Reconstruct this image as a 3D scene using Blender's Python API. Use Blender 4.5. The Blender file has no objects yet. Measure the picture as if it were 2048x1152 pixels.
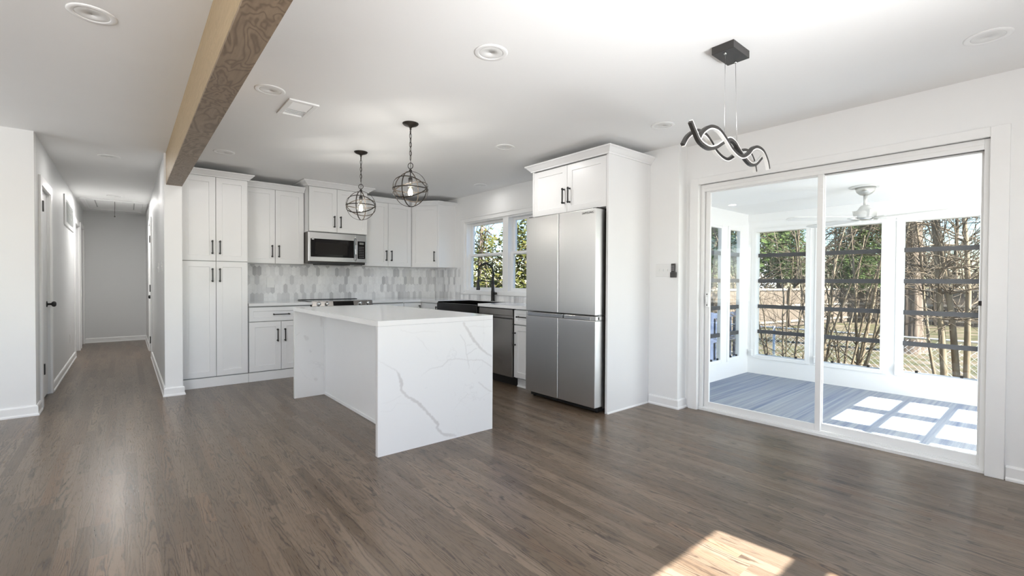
import bpy, bmesh, math, random
from mathutils import Vector, Matrix
PI = math.pi
SC = bpy.context.scene
COL = SC.collection

# ------------------------------------------------------------------ camera, sky, sun, fill lamps, exposure
def make_camera():
    f, yaw, pit, rol = 918.926, 0.698216, -0.0141718, 0.00477633
    fw = Vector((math.sin(yaw)*math.cos(pit), math.cos(yaw)*math.cos(pit), math.sin(pit)))
    r = Vector((math.cos(yaw), -math.sin(yaw), 0)); u = r.cross(fw)
    r2 = math.cos(rol)*r + math.sin(rol)*u; u2 = -math.sin(rol)*r + math.cos(rol)*u
    cd = bpy.data.cameras.new('camera'); cd.sensor_width = 36; cd.lens = 36*f/2048
    cd.clip_start = 0.02; cd.clip_end = 500
    c = bpy.data.objects.new('camera', cd); COL.objects.link(c)
    m = Matrix((r2, u2, -fw)).transposed().to_4x4(); m.translation = (0, 0, 1.19)
    c.matrix_world = m; SC.camera = c
make_camera()

SUN_TAN = 0.973
SKY_STRENGTH = 0.42
SUN_STRENGTH = 34.0
EXPOSURE = 0.0
def make_world():
    w = bpy.data.worlds.new('sky'); SC.world = w; w.use_nodes = True
    nt = w.node_tree; nt.nodes.clear()
    out = nt.nodes.new('ShaderNodeOutputWorld'); bg = nt.nodes.new('ShaderNodeBackground')
    sk = nt.nodes.new('ShaderNodeTexSky'); sk.sky_type = 'NISHITA'; sk.sun_disc = False
    sk.sun_elevation = math.atan(SUN_TAN); sk.sun_rotation = PI
    sk.air_density = 1.0; sk.dust_density = 0.1; sk.ozone_density = 3.0
    hs = nt.nodes.new('ShaderNodeHueSaturation'); hs.inputs['Saturation'].default_value = 1.15
    nt.links.new(sk.outputs[0], hs.inputs['Color'])
    bg.inputs['Strength'].default_value = SKY_STRENGTH
    nt.links.new(hs.outputs[0], bg.inputs[0]); nt.links.new(bg.outputs[0], out.inputs[0])
make_world()
def make_sun():
    d = bpy.data.lights.new('sun', 'SUN'); d.energy = SUN_STRENGTH; d.angle = 0.009; d.color = (1, .975, .94)
    o = bpy.data.objects.new('sun', d); COL.objects.link(o)
    v = Vector((-.09, 1, -SUN_TAN)).normalized()
    o.rotation_euler = (-v).to_track_quat('Z', 'Y').to_euler()
    o.location = (2, -20, 16)
make_sun()
def daylight_fill(name, loc, sx, sz, direction, power, col=(.965, .985, 1), spread=PI):
    d = bpy.data.lights.new(name, 'AREA'); d.shape = 'RECTANGLE'; d.size = sx; d.size_y = sz
    d.energy = power; d.color = col; d.spread = spread
    o = bpy.data.objects.new(name, d); COL.objects.link(o); o.location = loc
    o.rotation_euler = Vector(direction).normalized().to_track_quat('-Z', 'Y').to_euler()
# fill lamps added in wall_rear openings; the left one stands for a reflected window
daylight_fill('rear_window_fill_a', (1.38, -.93, .85), 2.0, .2, (0, 1, 1.2), 31)          # added uplight for the ceiling
daylight_fill('rear_window_fill_b', (1.38, -.93, 1.2), 2.0, .8, (0, 1, .75), 25, spread=math.radians(70))
daylight_fill('rear_window_fill_c', (-1.85, -.93, 1.4), 1.8, 1.25, (.35, 1, .38), 104)
daylight_fill('daylight_left_window', (-2.98, 5.17, 1.41), .9, 1.3, (1, -.1, .3), 20)
for x, w in ((5.97, .60), (5.23, .55), (4.56, .50)):
    daylight_fill('porch_window_fill', (x, -.50, 1.0), w, 1.5, (0, 1, -.05), 18, (1, .985, .955))  # fill lamps added inside the unseen right-hand windows to brighten the porch
# fill added under recessed lights that are off; the fridge one is on
def can_fill(x, y, power):
    d = bpy.data.lights.new('recessed_lamp_fill', 'AREA'); d.shape = 'DISK'; d.size = .12; d.energy = power; d.color = (1, .98, .95)
    o = bpy.data.objects.new('recessed_lamp_fill', d); COL.objects.link(o); o.location = (x, y, 2.452)
for q in ((-.132, 6.40, 4), (-.133, 9.36, 23), (2.779, 3.425, 5), (.75, 3.445, 5), (.757, 5.406, 1.5), (3.63, 4.98, 1.2)): can_fill(*q)

SC.view_settings.view_transform = 'Standard'; SC.view_settings.look = 'None'
SC.view_settings.gamma = 1; SC.view_settings.use_curve_mapping = False
SC.view_settings.exposure = EXPOSURE
try:
    cy = SC.cycles
    cy.use_denoising = True; cy.max_bounces = 10; cy.diffuse_bounces = 5; cy.glossy_bounces = 4
    cy.transparent_max_bounces = 16; cy.transmission_bounces = 8
    cy.sample_clamp_indirect = 6; cy.caustics_reflective = False; cy.caustics_refractive = False
except Exception:
    pass

# ------------------------------------------------------------------ materials
def nodes(name):
    m = bpy.data.materials.new(name); m.use_nodes = True
    nt = m.node_tree; b = nt.nodes['Principled BSDF']
    return m, nt, b
class NT:
    def __init__(s, nt): s.nt = nt
    def n(s, t, **k):
        x = s.nt.nodes.new(t)
        for a, v in k.items(): setattr(x, a, v)
        return x
    def l(s, a, b): s.nt.links.new(a, b)
    def m(s, op, a, b=None, c=None, clamp=False):
        x = s.nt.nodes.new('ShaderNodeMath'); x.operation = op; x.use_clamp = clamp
        for i, v in enumerate((a, b, c)):
            if v is None: continue
            if isinstance(v, (int, float)): x.inputs[i].default_value = v
            else: s.nt.links.new(v, x.inputs[i])
        return x.outputs[0]
    def mix(s, f, a, b, blend='MIX'):
        x = s.nt.nodes.new('ShaderNodeMix'); x.data_type = 'RGBA'; x.blend_type = blend
        for i, v in ((0, f), (6, a), (7, b)):
            if isinstance(v, (int, float)): x.inputs[i].default_value = v
            elif isinstance(v, tuple): x.inputs[i].default_value = (*v, 1)
            else: s.nt.links.new(v, x.inputs[i])
        return x.outputs[2]
    def noise(s, vec, scale, detail=2, rough=.5, dist=0):
        x = s.nt.nodes.new('ShaderNodeTexNoise'); x.inputs['Scale'].default_value = scale
        x.inputs['Detail'].default_value = detail; x.inputs['Roughness'].default_value = rough
        x.inputs['Distortion'].default_value = dist
        if vec is not None: s.nt.links.new(vec, x.inputs['Vector'])
        return x.outputs[0]
    def mapr(s, v, a, b, c=0., d=1.):
        x = s.nt.nodes.new('ShaderNodeMapRange'); s.nt.links.new(v, x.inputs[0])
        for i, q in enumerate((a, b, c, d)): x.inputs[i+1].default_value = q
        return x.outputs[0]
    def comb(s, x, y, z):
        c = s.nt.nodes.new('ShaderNodeCombineXYZ')
        for i, v in enumerate((x, y, z)):
            if isinstance(v, (int, float)): c.inputs[i].default_value = v
            else: s.nt.links.new(v, c.inputs[i])
        return c.outputs[0]
    def sep(s, v):
        c = s.nt.nodes.new('ShaderNodeSeparateXYZ'); s.nt.links.new(v, c.inputs[0]); return c.outputs
    def obj(s):
        return s.nt.nodes.new('ShaderNodeTexCoord').outputs['Object']
    def bump(s, h, strength, dist, b):
        x = s.nt.nodes.new('ShaderNodeBump'); x.inputs['Strength'].default_value = strength
        x.inputs['Distance'].default_value = dist; s.nt.links.new(h, x.inputs['Height'])
        s.nt.links.new(x.outputs[0], b.inputs['Normal'])

def plain(name, col, rough=.5, metal=0., var=.03, nscale=6., bump=0., spec=.5):
    """painted / plastic / metal surface with a faint procedural variation"""
    m, nt, b = nodes(name); N = NT(nt)
    t = N.noise(N.obj(), nscale, 3)
    lo = tuple(c*(1-var) for c in col); hi = tuple(min(1, c*(1+var)) for c in col)
    N.l(N.mix(N.mapr(t, .3, .7), lo, hi), b.inputs['Base Color'])
    b.inputs['Roughness'].default_value = rough; b.inputs['Metallic'].default_value = metal
    b.inputs['Specular IOR Level'].default_value = spec
    if bump: N.bump(N.noise(N.obj(), 180, 2), bump, .002, b)
    return m
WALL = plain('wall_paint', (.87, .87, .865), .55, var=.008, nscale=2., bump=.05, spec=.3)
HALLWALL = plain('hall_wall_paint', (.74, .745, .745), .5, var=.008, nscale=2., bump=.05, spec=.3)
CEIL = plain('ceiling_paint', (.89, .89, .885), .7, var=.008, nscale=2., bump=.05, spec=.2)
TRIM = plain('trim_paint', (.88, .88, .875), .35, var=.008)
CAB = plain('cabinet_paint', (.82, .82, .82), .32, var=.006)
CABGAP = plain('cabinet_shadow_gap', (.35, .35, .35), .6)
BLACK = plain('black_metal', (.012, .012, .012), .4, 0., var=.1)
BRONZE = plain('dark_bronze', (.03, .024, .019), .45, .6, var=.15)
BARGREY = plain('window_bar_grey', (.055, .055, .06), .5, var=.05)
PLASTIC = plain('white_plastic', (.82, .82, .81), .35, var=.005)
CANLENS = plain('light_lens', (.80, .80, .79), .5, var=.005)
VENTGREY = plain('vent_grey', (.42, .42, .42), .5)
BGLASS = plain('black_glass', (.006, .005, .005), .06, var=.1, spec=.25)
CHROME = plain('chrome', (.75, .75, .76), .18, 1., var=.02)
NICKEL = plain('brushed_nickel', (.62, .62, .60), .35, .9, var=.03)
FANWHITE = plain('fan_white', (.72, .72, .71), .4, var=.01)
DARKGREY = plain('graphite', (.055, .052, .05), .4, .5, var=.08)
BLUEP = plain('blue_paint', (.05, .068, .12), .6, var=.15)
BULBM = plain('socket_black', (.015, .013, .012), .5)
SILVERTXT = plain('logo_grey', (.06, .06, .065), .3, .3)
STICKER = plain('sticker_white', (.8, .8, .8), .5)
KEYS = plain('key_grey', (.30, .30, .31), .5)
LCD = plain('display_grey', (.20, .21, .20), .3)

def steel(name, col, rough, axis='Z'):
    m, nt, b = nodes(name); N = NT(nt)
    s = N.sep(N.obj())
    v = N.comb(N.m('MULTIPLY', s[0], 400 if axis == 'Z' else 4), N.m('MULTIPLY', s[1], 400 if axis == 'Z' else 4), N.m('MULTIPLY', s[2], 4 if axis == 'Z' else 400))
    t = N.noise(v, 1, 3)
    lo = tuple(c*.93 for c in col)
    N.l(N.mix(t, lo, col), b.inputs['Base Color'])
    b.inputs['Metallic'].default_value = 1
    N.l(N.mapr(t, 0, 1, rough*.85, rough*1.15), b.inputs['Roughness'])
    return m
STEEL = steel('stainless_steel', (.70, .70, .70), .38)
STEELH = steel('stainless_steel_horizontal', (.55, .55, .55), .25, 'X')
STEELD = steel('stainless_steel_dark', (.34, .325, .31), .22)
BLACKSTEEL = steel('black_stainless', (.05, .048, .047), .18)
STEELSIDE = plain('appliance_side_brown_grey', (.10, .09, .08), .45, .2)

def glass(name, tint=(.97, .98, .97), base=.02):
    m = bpy.data.materials.new(name); m.use_nodes = True
    nt = m.node_tree; nt.nodes.clear(); N = NT(nt)
    out = N.n('ShaderNodeOutputMaterial'); tr = N.n('ShaderNodeBsdfTransparent'); gl = N.n('ShaderNodeBsdfGlossy')
    tr.inputs[0].default_value = (*tint, 1); gl.inputs['Roughness'].default_value = 0.0
    lw = N.n('ShaderNodeLayerWeight'); lw.inputs[0].default_value = .5
    f = N.m('ADD', N.m('MULTIPLY', N.m('POWER', lw.outputs['Facing'], 5), .8), base)
    mx = N.n('ShaderNodeMixShader'); N.l(f, mx.inputs[0]); N.l(tr.outputs[0], mx.inputs[1]); N.l(gl.outputs[0], mx.inputs[2])
    N.l(mx.outputs[0], out.inputs[0])
    return m
GLASS = glass('window_glass')
BULB = glass('bulb_glass', (.93, .92, .88), .08)

def floor_mat():
    m, nt, b = nodes('oak_floorboards'); N = NT(nt)
    uv = N.n('ShaderNodeUVMap').outputs[0]; s = N.sep(uv); u, v = s[0], s[1]
    at = N.n('ShaderNodeAttribute', attribute_name='plank'); r, g, h = N.sep(at.outputs['Color'])
    uc = N.m('SUBTRACT', u, N.mapr(g, 0, 1, .25, .75))
    curv = N.m('MULTIPLY', N.m('MULTIPLY', uc, uc), N.mapr(h, 0, 1, 2., 8.))
    warp = N.m('MULTIPLY', N.noise(N.comb(N.m('MULTIPLY', u, 1.1), N.m('MULTIPLY', v, 2.3), 0), 1, 2, .5), N.mapr(h, 0, 1, 2.6, 5.))
    jag = N.m('MULTIPLY', N.noise(N.comb(N.m('MULTIPLY', u, 7.), N.m('MULTIPLY', v, 26.), 5), 1, 2, .5), .4)
    ph = N.m('ADD', N.m('ADD', N.m('ADD', N.m('MULTIPLY', v, N.mapr(h, 0, 1, 1., 4.)), curv), warp), jag)
    wv = N.m('SINE', N.m('MULTIPLY', ph, 6.283*1.3))
    line = N.m('POWER', N.mapr(wv, -1, 1), 3)
    fib = N.noise(N.comb(N.m('MULTIPLY', u, 26), N.m('MULTIPLY', v, 9), 0), 1, 3, .6)
    pat = N.mapr(N.noise(N.comb(N.m('MULTIPLY', u, 1.), N.m('MULTIPLY', v, 2.2), 3.3), 1, 2), .35, .65, .25, 1)
    base = N.mix(r, (.105, .073, .047), (.205, .152, .108))
    base = N.mix(N.mapr(h, .6, 1, 0, .45), base, (.15, .115, .085))
    base = N.mix(N.mapr(g, .82, 1, 0, .4), base, (.19, .105, .055))
    base = N.mix(N.m('MULTIPLY', N.mapr(fib, .4, .8), .3), base, (.105, .075, .052))
    col = N.mix(N.m('MULTIPLY', N.m('MULTIPLY', line, pat), .95), base, (.045, .030, .021))
    eu = N.m('ABSOLUTE', N.m('SUBTRACT', u, .5))
    seam = N.mapr(eu, .485, .5, 0, .4)
    col = N.mix(seam, col, (.09, .065, .05))
    N.l(col, b.inputs['Base Color'])
    N.l(N.mapr(fib, .3, .7, .26, .34), b.inputs['Roughness'])
    b.inputs['Specular IOR Level'].default_value = .48
    N.bump(N.m('SUBTRACT', N.m('MULTIPLY', line, -.3), seam), .12, .002, b)
    return m
FLOOR = floor_mat()

def beam_mat(name, c1, c2, line, amt):
    m, nt, b = nodes(name); N = NT(nt)
    s = N.sep(N.obj())
    p = N.comb(N.m('MULTIPLY', s[0], 3.6), N.m('MULTIPLY', s[1], 1.5), N.m('MULTIPLY', s[2], 3.6))
    f = N.noise(p, 1.3, 3, .5, .6)
    ring = N.m('POWER', N.mapr(N.m('SINE', N.m('MULTIPLY', f, 105.)), -1, 1), 2.5)
    fine = N.noise(N.comb(N.m('MULTIPLY', s[0], 60), N.m('MULTIPLY', s[1], 5), N.m('MULTIPLY', s[2], 60)), 1, 3)
    c = N.mix(N.noise(p, .5, 2), c1, c2)
    c = N.mix(N.m('MULTIPLY', N.mapr(fine, .35, .7), .3), c, line)
    c = N.mix(N.m('MULTIPLY', ring, amt), c, line)
    N.l(c, b.inputs['Base Color']); b.inputs['Roughness'].default_value = .5
    return m
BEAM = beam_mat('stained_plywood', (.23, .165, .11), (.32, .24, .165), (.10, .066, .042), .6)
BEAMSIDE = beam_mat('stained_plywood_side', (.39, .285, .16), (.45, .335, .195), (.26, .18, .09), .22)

def quartz_mat():
    m, nt, b = nodes('white_quartz'); N = NT(nt)
    o = N.obj()
    at = N.n('ShaderNodeAttribute', attribute_name='vein'); ve = N.sep(at.outputs['Color'])[0]
    f = N.noise(o, 1.7, 5, .55, .4)
    thin = N.mapr(N.m('ABSOLUTE', N.m('SUBTRACT', f, .52)), 0, .006, 1, 0)
    msk = N.mapr(N.noise(o, 1.1, 2), .5, .66, 0, .28)
    c = N.mix(N.m('MULTIPLY', thin, msk), (.79, .79, .79), (.52, .51, .51))
    c = N.mix(ve, c, (.58, .565, .56))
    N.l(c, b.inputs['Base Color']); b.inputs['Roughness'].default_value = .09
    return m
QUARTZ = quartz_mat()

def tile_mat():
    m, nt, b = nodes('marble_picket_tile'); N = NT(nt)
    at = N.n('ShaderNodeAttribute', attribute_name='tone'); t = N.sep(at.outputs['Color'])[0]
    o = N.obj()
    s = N.noise(o, 22, 4, .6, 1.)
    c = N.mix(t, (.50, .50, .51), (.90, .90, .90))
    c = N.mix(N.mapr(s, .48, .8, 0, .35), c, (.55, .54, .54))
    N.l(c, b.inputs['Base Color']); b.inputs['Roughness'].default_value = .12
    return m
TILE = tile_mat()
GROUT = plain('grout', (.80, .80, .79), .8)

def carpet_mat():
    m, nt, b = nodes('striped_outdoor_carpet'); N = NT(nt)
    s = N.sep(N.obj())
    st = N.noise(N.comb(N.m('MULTIPLY', s[0], .5), N.m('MULTIPLY', s[1], 24), 0), 1, 3, .65)
    st2 = N.noise(N.comb(N.m('MULTIPLY', s[0], .3), N.m('MULTIPLY', s[1], 5), 7), 1, 2)
    rib = N.mapr(N.m('SINE', N.m('MULTIPLY', s[1], 700)), -1, 1)
    fl = N.noise(N.comb(N.m('MULTIPLY', s[0], 90), N.m('MULTIPLY', s[1], 220), 0), 1, 2)
    c = N.mix(N.mapr(st, .35, .65), (.19, .23, .33), (.44, .47, .51))
    c = N.mix(N.mapr(st2, .4, .6, 0, .5), c, (.42, .44, .46))
    c = N.mix(N.m('MULTIPLY', N.mapr(fl, .35, .7), .45), c, (.27, .30, .35))
    N.l(c, b.inputs['Base Color']); b.inputs['Roughness'].default_value = .9
    b.inputs['Specular IOR Level'].default_value = .1
    N.bump(rib, .3, .003, b)
    return m
CARPET = carpet_mat()

def noise_mat(name, cols, scale, rough=.9, stretch=(1, 1, 1), detail=5, trans=None):
    m, nt, b = nodes(name); N = NT(nt)
    s = N.sep(N.obj())
    p = N.comb(*[N.m('MULTIPLY', s[i], stretch[i]) for i in range(3)])
    t = N.noise(p, scale, detail, .65)
    cr = N.n('ShaderNodeValToRGB'); N.l(t, cr.inputs[0])
    e = cr.color_ramp.elements
    while len(e) < len(cols): e.new(.5)
    for i, c in enumerate(cols):
        e[i].position = .3 + .4*i/(len(cols)-1); e[i].color = (*c, 1)
    N.l(cr.outputs[0], b.inputs['Base Color']); b.inputs['Roughness'].default_value = rough
    b.inputs['Specular IOR Level'].default_value = .2
    if trans:
        out = [x for x in nt.nodes if x.type == 'OUTPUT_MATERIAL'][0]
        tl = N.n('ShaderNodeBsdfTranslucent'); N.l(cr.outputs[0], tl.inputs[0])
        mx = N.n('ShaderNodeMixShader'); mx.inputs[0].default_value = trans
        N.l(b.outputs[0], mx.inputs[1]); N.l(tl.outputs[0], mx.inputs[2]); N.l(mx.outputs[0], out.inputs[0])
    return m
GROUND = noise_mat('lawn_and_mulch', [(.034, .03, .017), (.055, .054, .022), (.105, .08, .054), (.15, .122, .09)], 1.4, detail=9)
BARK = noise_mat('grey_brown_bark', [(.07, .05, .038), (.14, .105, .082), (.20, .16, .127)], 6, stretch=(4, 4, .6))
CRAPEBARK = noise_mat('smooth_tan_bark', [(.105, .078, .052), (.19, .147, .10), (.29, .24, .17)], 4, stretch=(2, 2, .5))
TWIG = noise_mat('twig_bark', [(.08, .06, .042), (.16, .125, .09)], 3)
LEAFY = noise_mat('yellow_green_leaves', [(.035, .045, .012), (.10, .105, .025), (.22, .19, .05)], 5, trans=.45)
LEAFG = noise_mat('pine_needles', [(.03, .05, .018), (.07, .105, .035), (.13, .17, .06)], 3, trans=.35)
LEAFD = noise_mat('dark_cedar_needles', [(.025, .026, .016), (.07, .056, .036), (.12, .092, .062)], 3, trans=.25)
FENCEW = noise_mat('weathered_fence_boards', [(.08, .06, .047), (.125, .097, .075), (.165, .13, .10)], 3, stretch=(6, 6, .5))
FENCER = noise_mat('pale_fence_rail', [(.22, .185, .15), (.30, .26, .215)], 3)
GALV = plain('galvanised_wire', (.55, .56, .57), .4, .7, var=.1)
SIDING = plain('white_siding', (.38, .39, .40), .6)
ROOFM = plain('grey_shingle', (.16, .15, .15), .9, var=.2, nscale=20)

# ------------------------------------------------------------------ mesh helpers
class MB:
    def __init__(s): s.v = []; s.f = []; s.sm = []; s.mi = []; s.k = 0
    def add(s, vs, fs, smooth=False, mi=None):
        o = len(s.v); s.v += [tuple(p) for p in vs]
        for f in fs: s.f.append(tuple(i+o for i in f)); s.sm.append(smooth); s.mi.append(s.k if mi is None else mi)
        return s
    def box(s, x0, x1, y0, y1, z0, z1, mi=None):
        x0, x1 = sorted((x0, x1)); y0, y1 = sorted((y0, y1)); z0, z1 = sorted((z0, z1))
        return s.add([(x0,y0,z0),(x1,y0,z0),(x1,y1,z0),(x0,y1,z0),(x0,y0,z1),(x1,y0,z1),(x1,y1,z1),(x0,y1,z1)],
              [(0,3,2,1),(4,5,6,7),(0,1,5,4),(1,2,6,5),(2,3,7,6),(3,0,4,7)], mi=mi)
    def fbox(s, F, u0, u1, n0, n1, z0, z1, mi=None):
        P = lambda u, n, z: F.p(u, n, z)
        return s.add([P(u0,n0,z0),P(u1,n0,z0),P(u1,n1,z0),P(u0,n1,z0),P(u0,n0,z1),P(u1,n0,z1),P(u1,n1,z1),P(u0,n1,z1)],
              [(0,3,2,1),(4,5,6,7),(0,1,5,4),(1,2,6,5),(2,3,7,6),(3,0,4,7)], mi=mi)
    def prism(s, poly, z0, z1, smooth=False):
        n = len(poly)
        return s.add([(x, y, z0) for x, y in poly] + [(x, y, z1) for x, y in poly],
              [tuple(range(n))[::-1], tuple(range(n, 2*n))] + [(i, (i+1) % n, (i+1) % n + n, i+n) for i in range(n)], smooth)
    def tube(s, pts, r, sides=8, closed=False, flat=None, smooth=True):
        pts = [Vector(p) for p in pts]; n = len(pts)
        R = r if isinstance(r, (list, tuple)) else [r]*n
        T = []
        for i in range(n):
            a = pts[(i-1) % n] if (closed or i > 0) else pts[i]
            b = pts[(i+1) % n] if (closed or i < n-1) else pts[i]
            t = b-a
            T.append(t.normalized() if t.length > 1e-9 else Vector((0, 0, 1)))
        ref = Vector((0, 0, 1)) if abs(T[0].z) < .9 else Vector((1, 0, 0))
        nrm = (ref - T[0]*ref.dot(T[0])).normalized()
        vs = []
        for i in range(n):
            nrm = nrm - T[i]*nrm.dot(T[i])
            nrm = nrm.normalized() if nrm.length > 1e-6 else T[i].orthogonal().normalized()
            bn = T[i].cross(nrm)
            for k in range(sides):
                a = 2*PI*k/sides
                vs.append(pts[i] + (nrm*math.cos(a) + bn*math.sin(a))*R[i])
        fs = []
        for i in range(n if closed else n-1):
            j = (i+1) % n
            for k in range(sides):
                l = (k+1) % sides
                fs.append((i*sides+k, i*sides+l, j*sides+l, j*sides+k))
        s.add(vs, fs, smooth)
        if not closed:
            s.f.append(tuple(len(s.v)-n*sides+k for k in range(sides))[::-1]); s.sm.append(False); s.mi.append(s.k)
            s.f.append(tuple(len(s.v)-sides+k for k in range(sides))); s.sm.append(False); s.mi.append(s.k)
        return s
    def lathe(s, c, prof, seg=24, axis='Z', smooth=True):
        vs = []; n = len(prof)
        for k in range(seg):
            a = 2*PI*k/seg
            for r, h in prof:
                q = (r*math.cos(a), r*math.sin(a), h)
                if axis == 'Y': q = (q[0], q[2], q[1])
                elif axis == 'X': q = (q[2], q[0], q[1])
                vs.append((c[0]+q[0], c[1]+q[1], c[2]+q[2]))
        fs = []
        for k in range(seg):
            l = (k+1) % seg
            for i in range(n-1): fs.append((k*n+i, l*n+i, l*n+i+1, k*n+i+1))
        fs.append(tuple(k*n for k in range(seg))); fs.append(tuple(k*n+n-1 for k in range(seg))[::-1])
        return s.add(vs, fs, smooth)
    def sweep(s, path, prof, z=0., closed=False):
        """profile [(out, height)] swept along a plan polyline; out = right-hand side of travel"""
        P = [Vector(p) for p in path]; n = len(P); rings = []
        for i in range(n):
            din = (P[i]-P[i-1]).normalized() if (i > 0 or closed) else None
            dout = (P[(i+1) % n]-P[i]).normalized() if (i < n-1 or closed) else None
            a = din or dout; b = dout or din
            na = Vector((a.y, -a.x)); nb = Vector((b.y, -b.x)); m = na+nb
            m = m/m.dot(na) if m.length > 1e-6 else na
            rings.append([(P[i].x+m.x*o, P[i].y+m.y*o, z+h) for o, h in prof])
        k = len(prof); vs = [q for r in rings for q in r]; fs = []
        for i in range(n if closed else n-1):
            j = (i+1) % n
            for a in range(k):
                b = (a+1) % k; fs.append((i*k+a, i*k+b, j*k+b, j*k+a))
        if not closed: fs += [tuple(range(k)), tuple((n-1)*k+a for a in range(k))[::-1]]
        return s.add(vs, fs)
    def build(s, name, mat, parent=None, bevel=0., seg=2, kind=None, label=None, recalc=True):
        off = ORIGIN.get(parent.name, Vector((0, 0, 0))) if parent else Vector((0, 0, 0))
        me = bpy.data.meshes.new(name)
        me.from_pydata([Vector(p)-off for p in s.v], [], s.f)
        mats = mat if isinstance(mat, (list, tuple)) else [mat]
        for m in mats: me.materials.append(m)
        for p, sm, mi in zip(me.polygons, s.sm, s.mi): p.use_smooth = sm; p.material_index = mi
        if recalc:
            bm = bmesh.new(); bm.from_mesh(me); bmesh.ops.recalc_face_normals(bm, faces=bm.faces[:]); bm.to_mesh(me); bm.free()
        me.update()
        o = bpy.data.objects.new(name, me); COL.objects.link(o)
        if parent: o.parent = parent
        ORIGIN[o.name] = off
        if bevel:
            bv = o.modifiers.new('bevel', 'BEVEL'); bv.width = bevel; bv.segments = seg; bv.limit_method = 'ANGLE'; bv.angle_limit = .6
            bv.harden_normals = False
        if kind: o['kind'] = kind
        if label: o['label'] = label
        return o
ORIGIN = {}
class Fr:
    """a cabinet face: u to the viewer's right, n out of the face"""
    def __init__(s, ox, oy, u, n): s.o = (ox, oy); s.u = u; s.n = n
    def p(s, u, n, z): return (s.o[0]+s.u[0]*u+s.n[0]*n, s.o[1]+s.u[1]*u+s.n[1]*n, z)
def B(*a): return MB().box(*a)
def thing(name, label, cat, loc, group=None):
    o = bpy.data.objects.new(name, None); COL.objects.link(o); o.location = loc
    o.empty_display_size = .1
    o['label'] = label; o['category'] = cat
    if group: o['group'] = group
    ORIGIN[o.name] = Vector(loc)
    return o
def tag(o, label, cat, group=None):
    o['label'] = label; o['category'] = cat
    if group: o['group'] = group
    return o
def struct_root(name, loc):
    o = bpy.data.objects.new(name, None); COL.objects.link(o); o.location = loc; o['kind'] = 'structure'
    ORIGIN[o.name] = Vector(loc); return o
def S(name, mb, mat, bevel=0.): return mb.build(name, mat, None, bevel, kind='structure')
def copy_thing(root, loc, label, group=None):
    r = root.copy(); COL.objects.link(r); r.location = loc; r['label'] = label
    if group: r['group'] = group
    for ch in list(root.children):
        c = ch.copy(); COL.objects.link(c); c.parent = r
        for g in list(ch.children):
            d = g.copy(); COL.objects.link(d); d.parent = c
    return r

# ------------------------------------------------------------------ the room shell
H = 2.475
def planks():
    rng = random.Random(5)
    w = .058; vs = []; fs = []; cols = []; uvs = []
    x = -3.2
    while x < 4.12:
        y = -1.0 - rng.random()*.8
        while y < 11.8:
            L = rng.choice((.35, .5, .65, .8, .95, 1.1, 1.3))*rng.uniform(.85, 1.15)
            y1 = min(y+L, 11.8)
            if not (x > .35 and y > 6.75) and y1 > -1.0:
                o = len(vs); vs += [(x, y, 0), (x+w, y, 0), (x+w, y1, 0), (x, y1, 0)]; fs.append((o, o+1, o+2, o+3))
                cols.append((rng.random()**.9, rng.random(), rng.random(), 1))
                vo = rng.uniform(0, 90); fl = rng.random() < .5
                a, b = (vo, vo+(y1-y)) if fl else (vo+(y1-y), vo)
                uvs.append(((0, a), (1, a), (1, b), (0, b)))
            y = y1
        x += w
    me = bpy.data.meshes.new('floor'); me.from_pydata(vs, [], fs); me.materials.append(FLOOR)
    ca = me.color_attributes.new('plank', 'FLOAT_COLOR', 'CORNER'); uv = me.uv_layers.new(name='UVMap')
    for i, p in enumerate(me.polygons):
        for k, li in enumerate(p.loop_indices):
            ca.data[li].color = cols[i]; uv.data[li].uv = uvs[i][k]
    me.update()
    o = bpy.data.objects.new('floor', me); COL.objects.link(o); o['kind'] = 'structure'
planks()
S('floor_base', B(-3.2, 4.24, -1.1, 12, -.12, -.004), plain('subfloor', (.1, .08, .06), .9))
S('ceiling', MB().box(-3.2, 4.24, -1.1, 5.80, H, H+.12).box(.37, 4.24, 5.80, 6.9, H, H+.12), CEIL)
S('ceiling_hall', B(-.9, .37, 5.80, 12, H, H+.12), CEIL)
# left of the picture: living-room wall facing the camera, then the hall
S('wall_living', B(-3.2, -.61, 5.74, 5.86, 0, H), WALL)
hl = MB()
for y0, y1, z0 in ((5.86, 6.06, 0), (6.06, 6.74, 2.06), (6.74, 9.70, 0), (9.70, 10.50, 2.06), (10.50, 10.88, 0), (10.88, 11.56, 2.10), (11.56, 11.8, 0)):
    hl.box(-.73, -.61, y0, y1, z0, H)
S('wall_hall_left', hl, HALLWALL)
S('wall_hall_end', B(-.9, .45, 11.65, 11.78, 0, H), HALLWALL)
hr = MB()
for y0, y1, z0 in ((5.85, 8.98, 0), (8.98, 9.72, 2.08), (9.72, 11.7, 0)): hr.box(.30, .44, y0, y1, z0, H)
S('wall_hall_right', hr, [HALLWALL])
S('wall_end', B(.296, .444, 5.838, 5.852, 0, H), WALL)
S('wall_kitchen_back', B(.44, 4.09, 6.69, 6.81, 0, H), WALL)
WIN = (3.875, 5.825, 1.03, 2.085)       # kitchen window opening y0 y1 z0 z1
S('wall_window', MB().box(3.95, 4.09, 2.29, WIN[0], 0, H).box(3.95, 4.09, WIN[1], 6.81, 0, H)
  .box(3.95, 4.09, WIN[0], WIN[1], 0, WIN[2]).box(3.95, 4.09, WIN[0], WIN[1], WIN[3], H), WALL)
S('wall_slider', MB().box(4.09, 4.22, -1.08, .285, 0, H).box(4.09, 4.22, 2.165, 2.36, 0, H).box(4.09, 4.22, .285, 2.165, 2.10, H), WALL)
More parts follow.
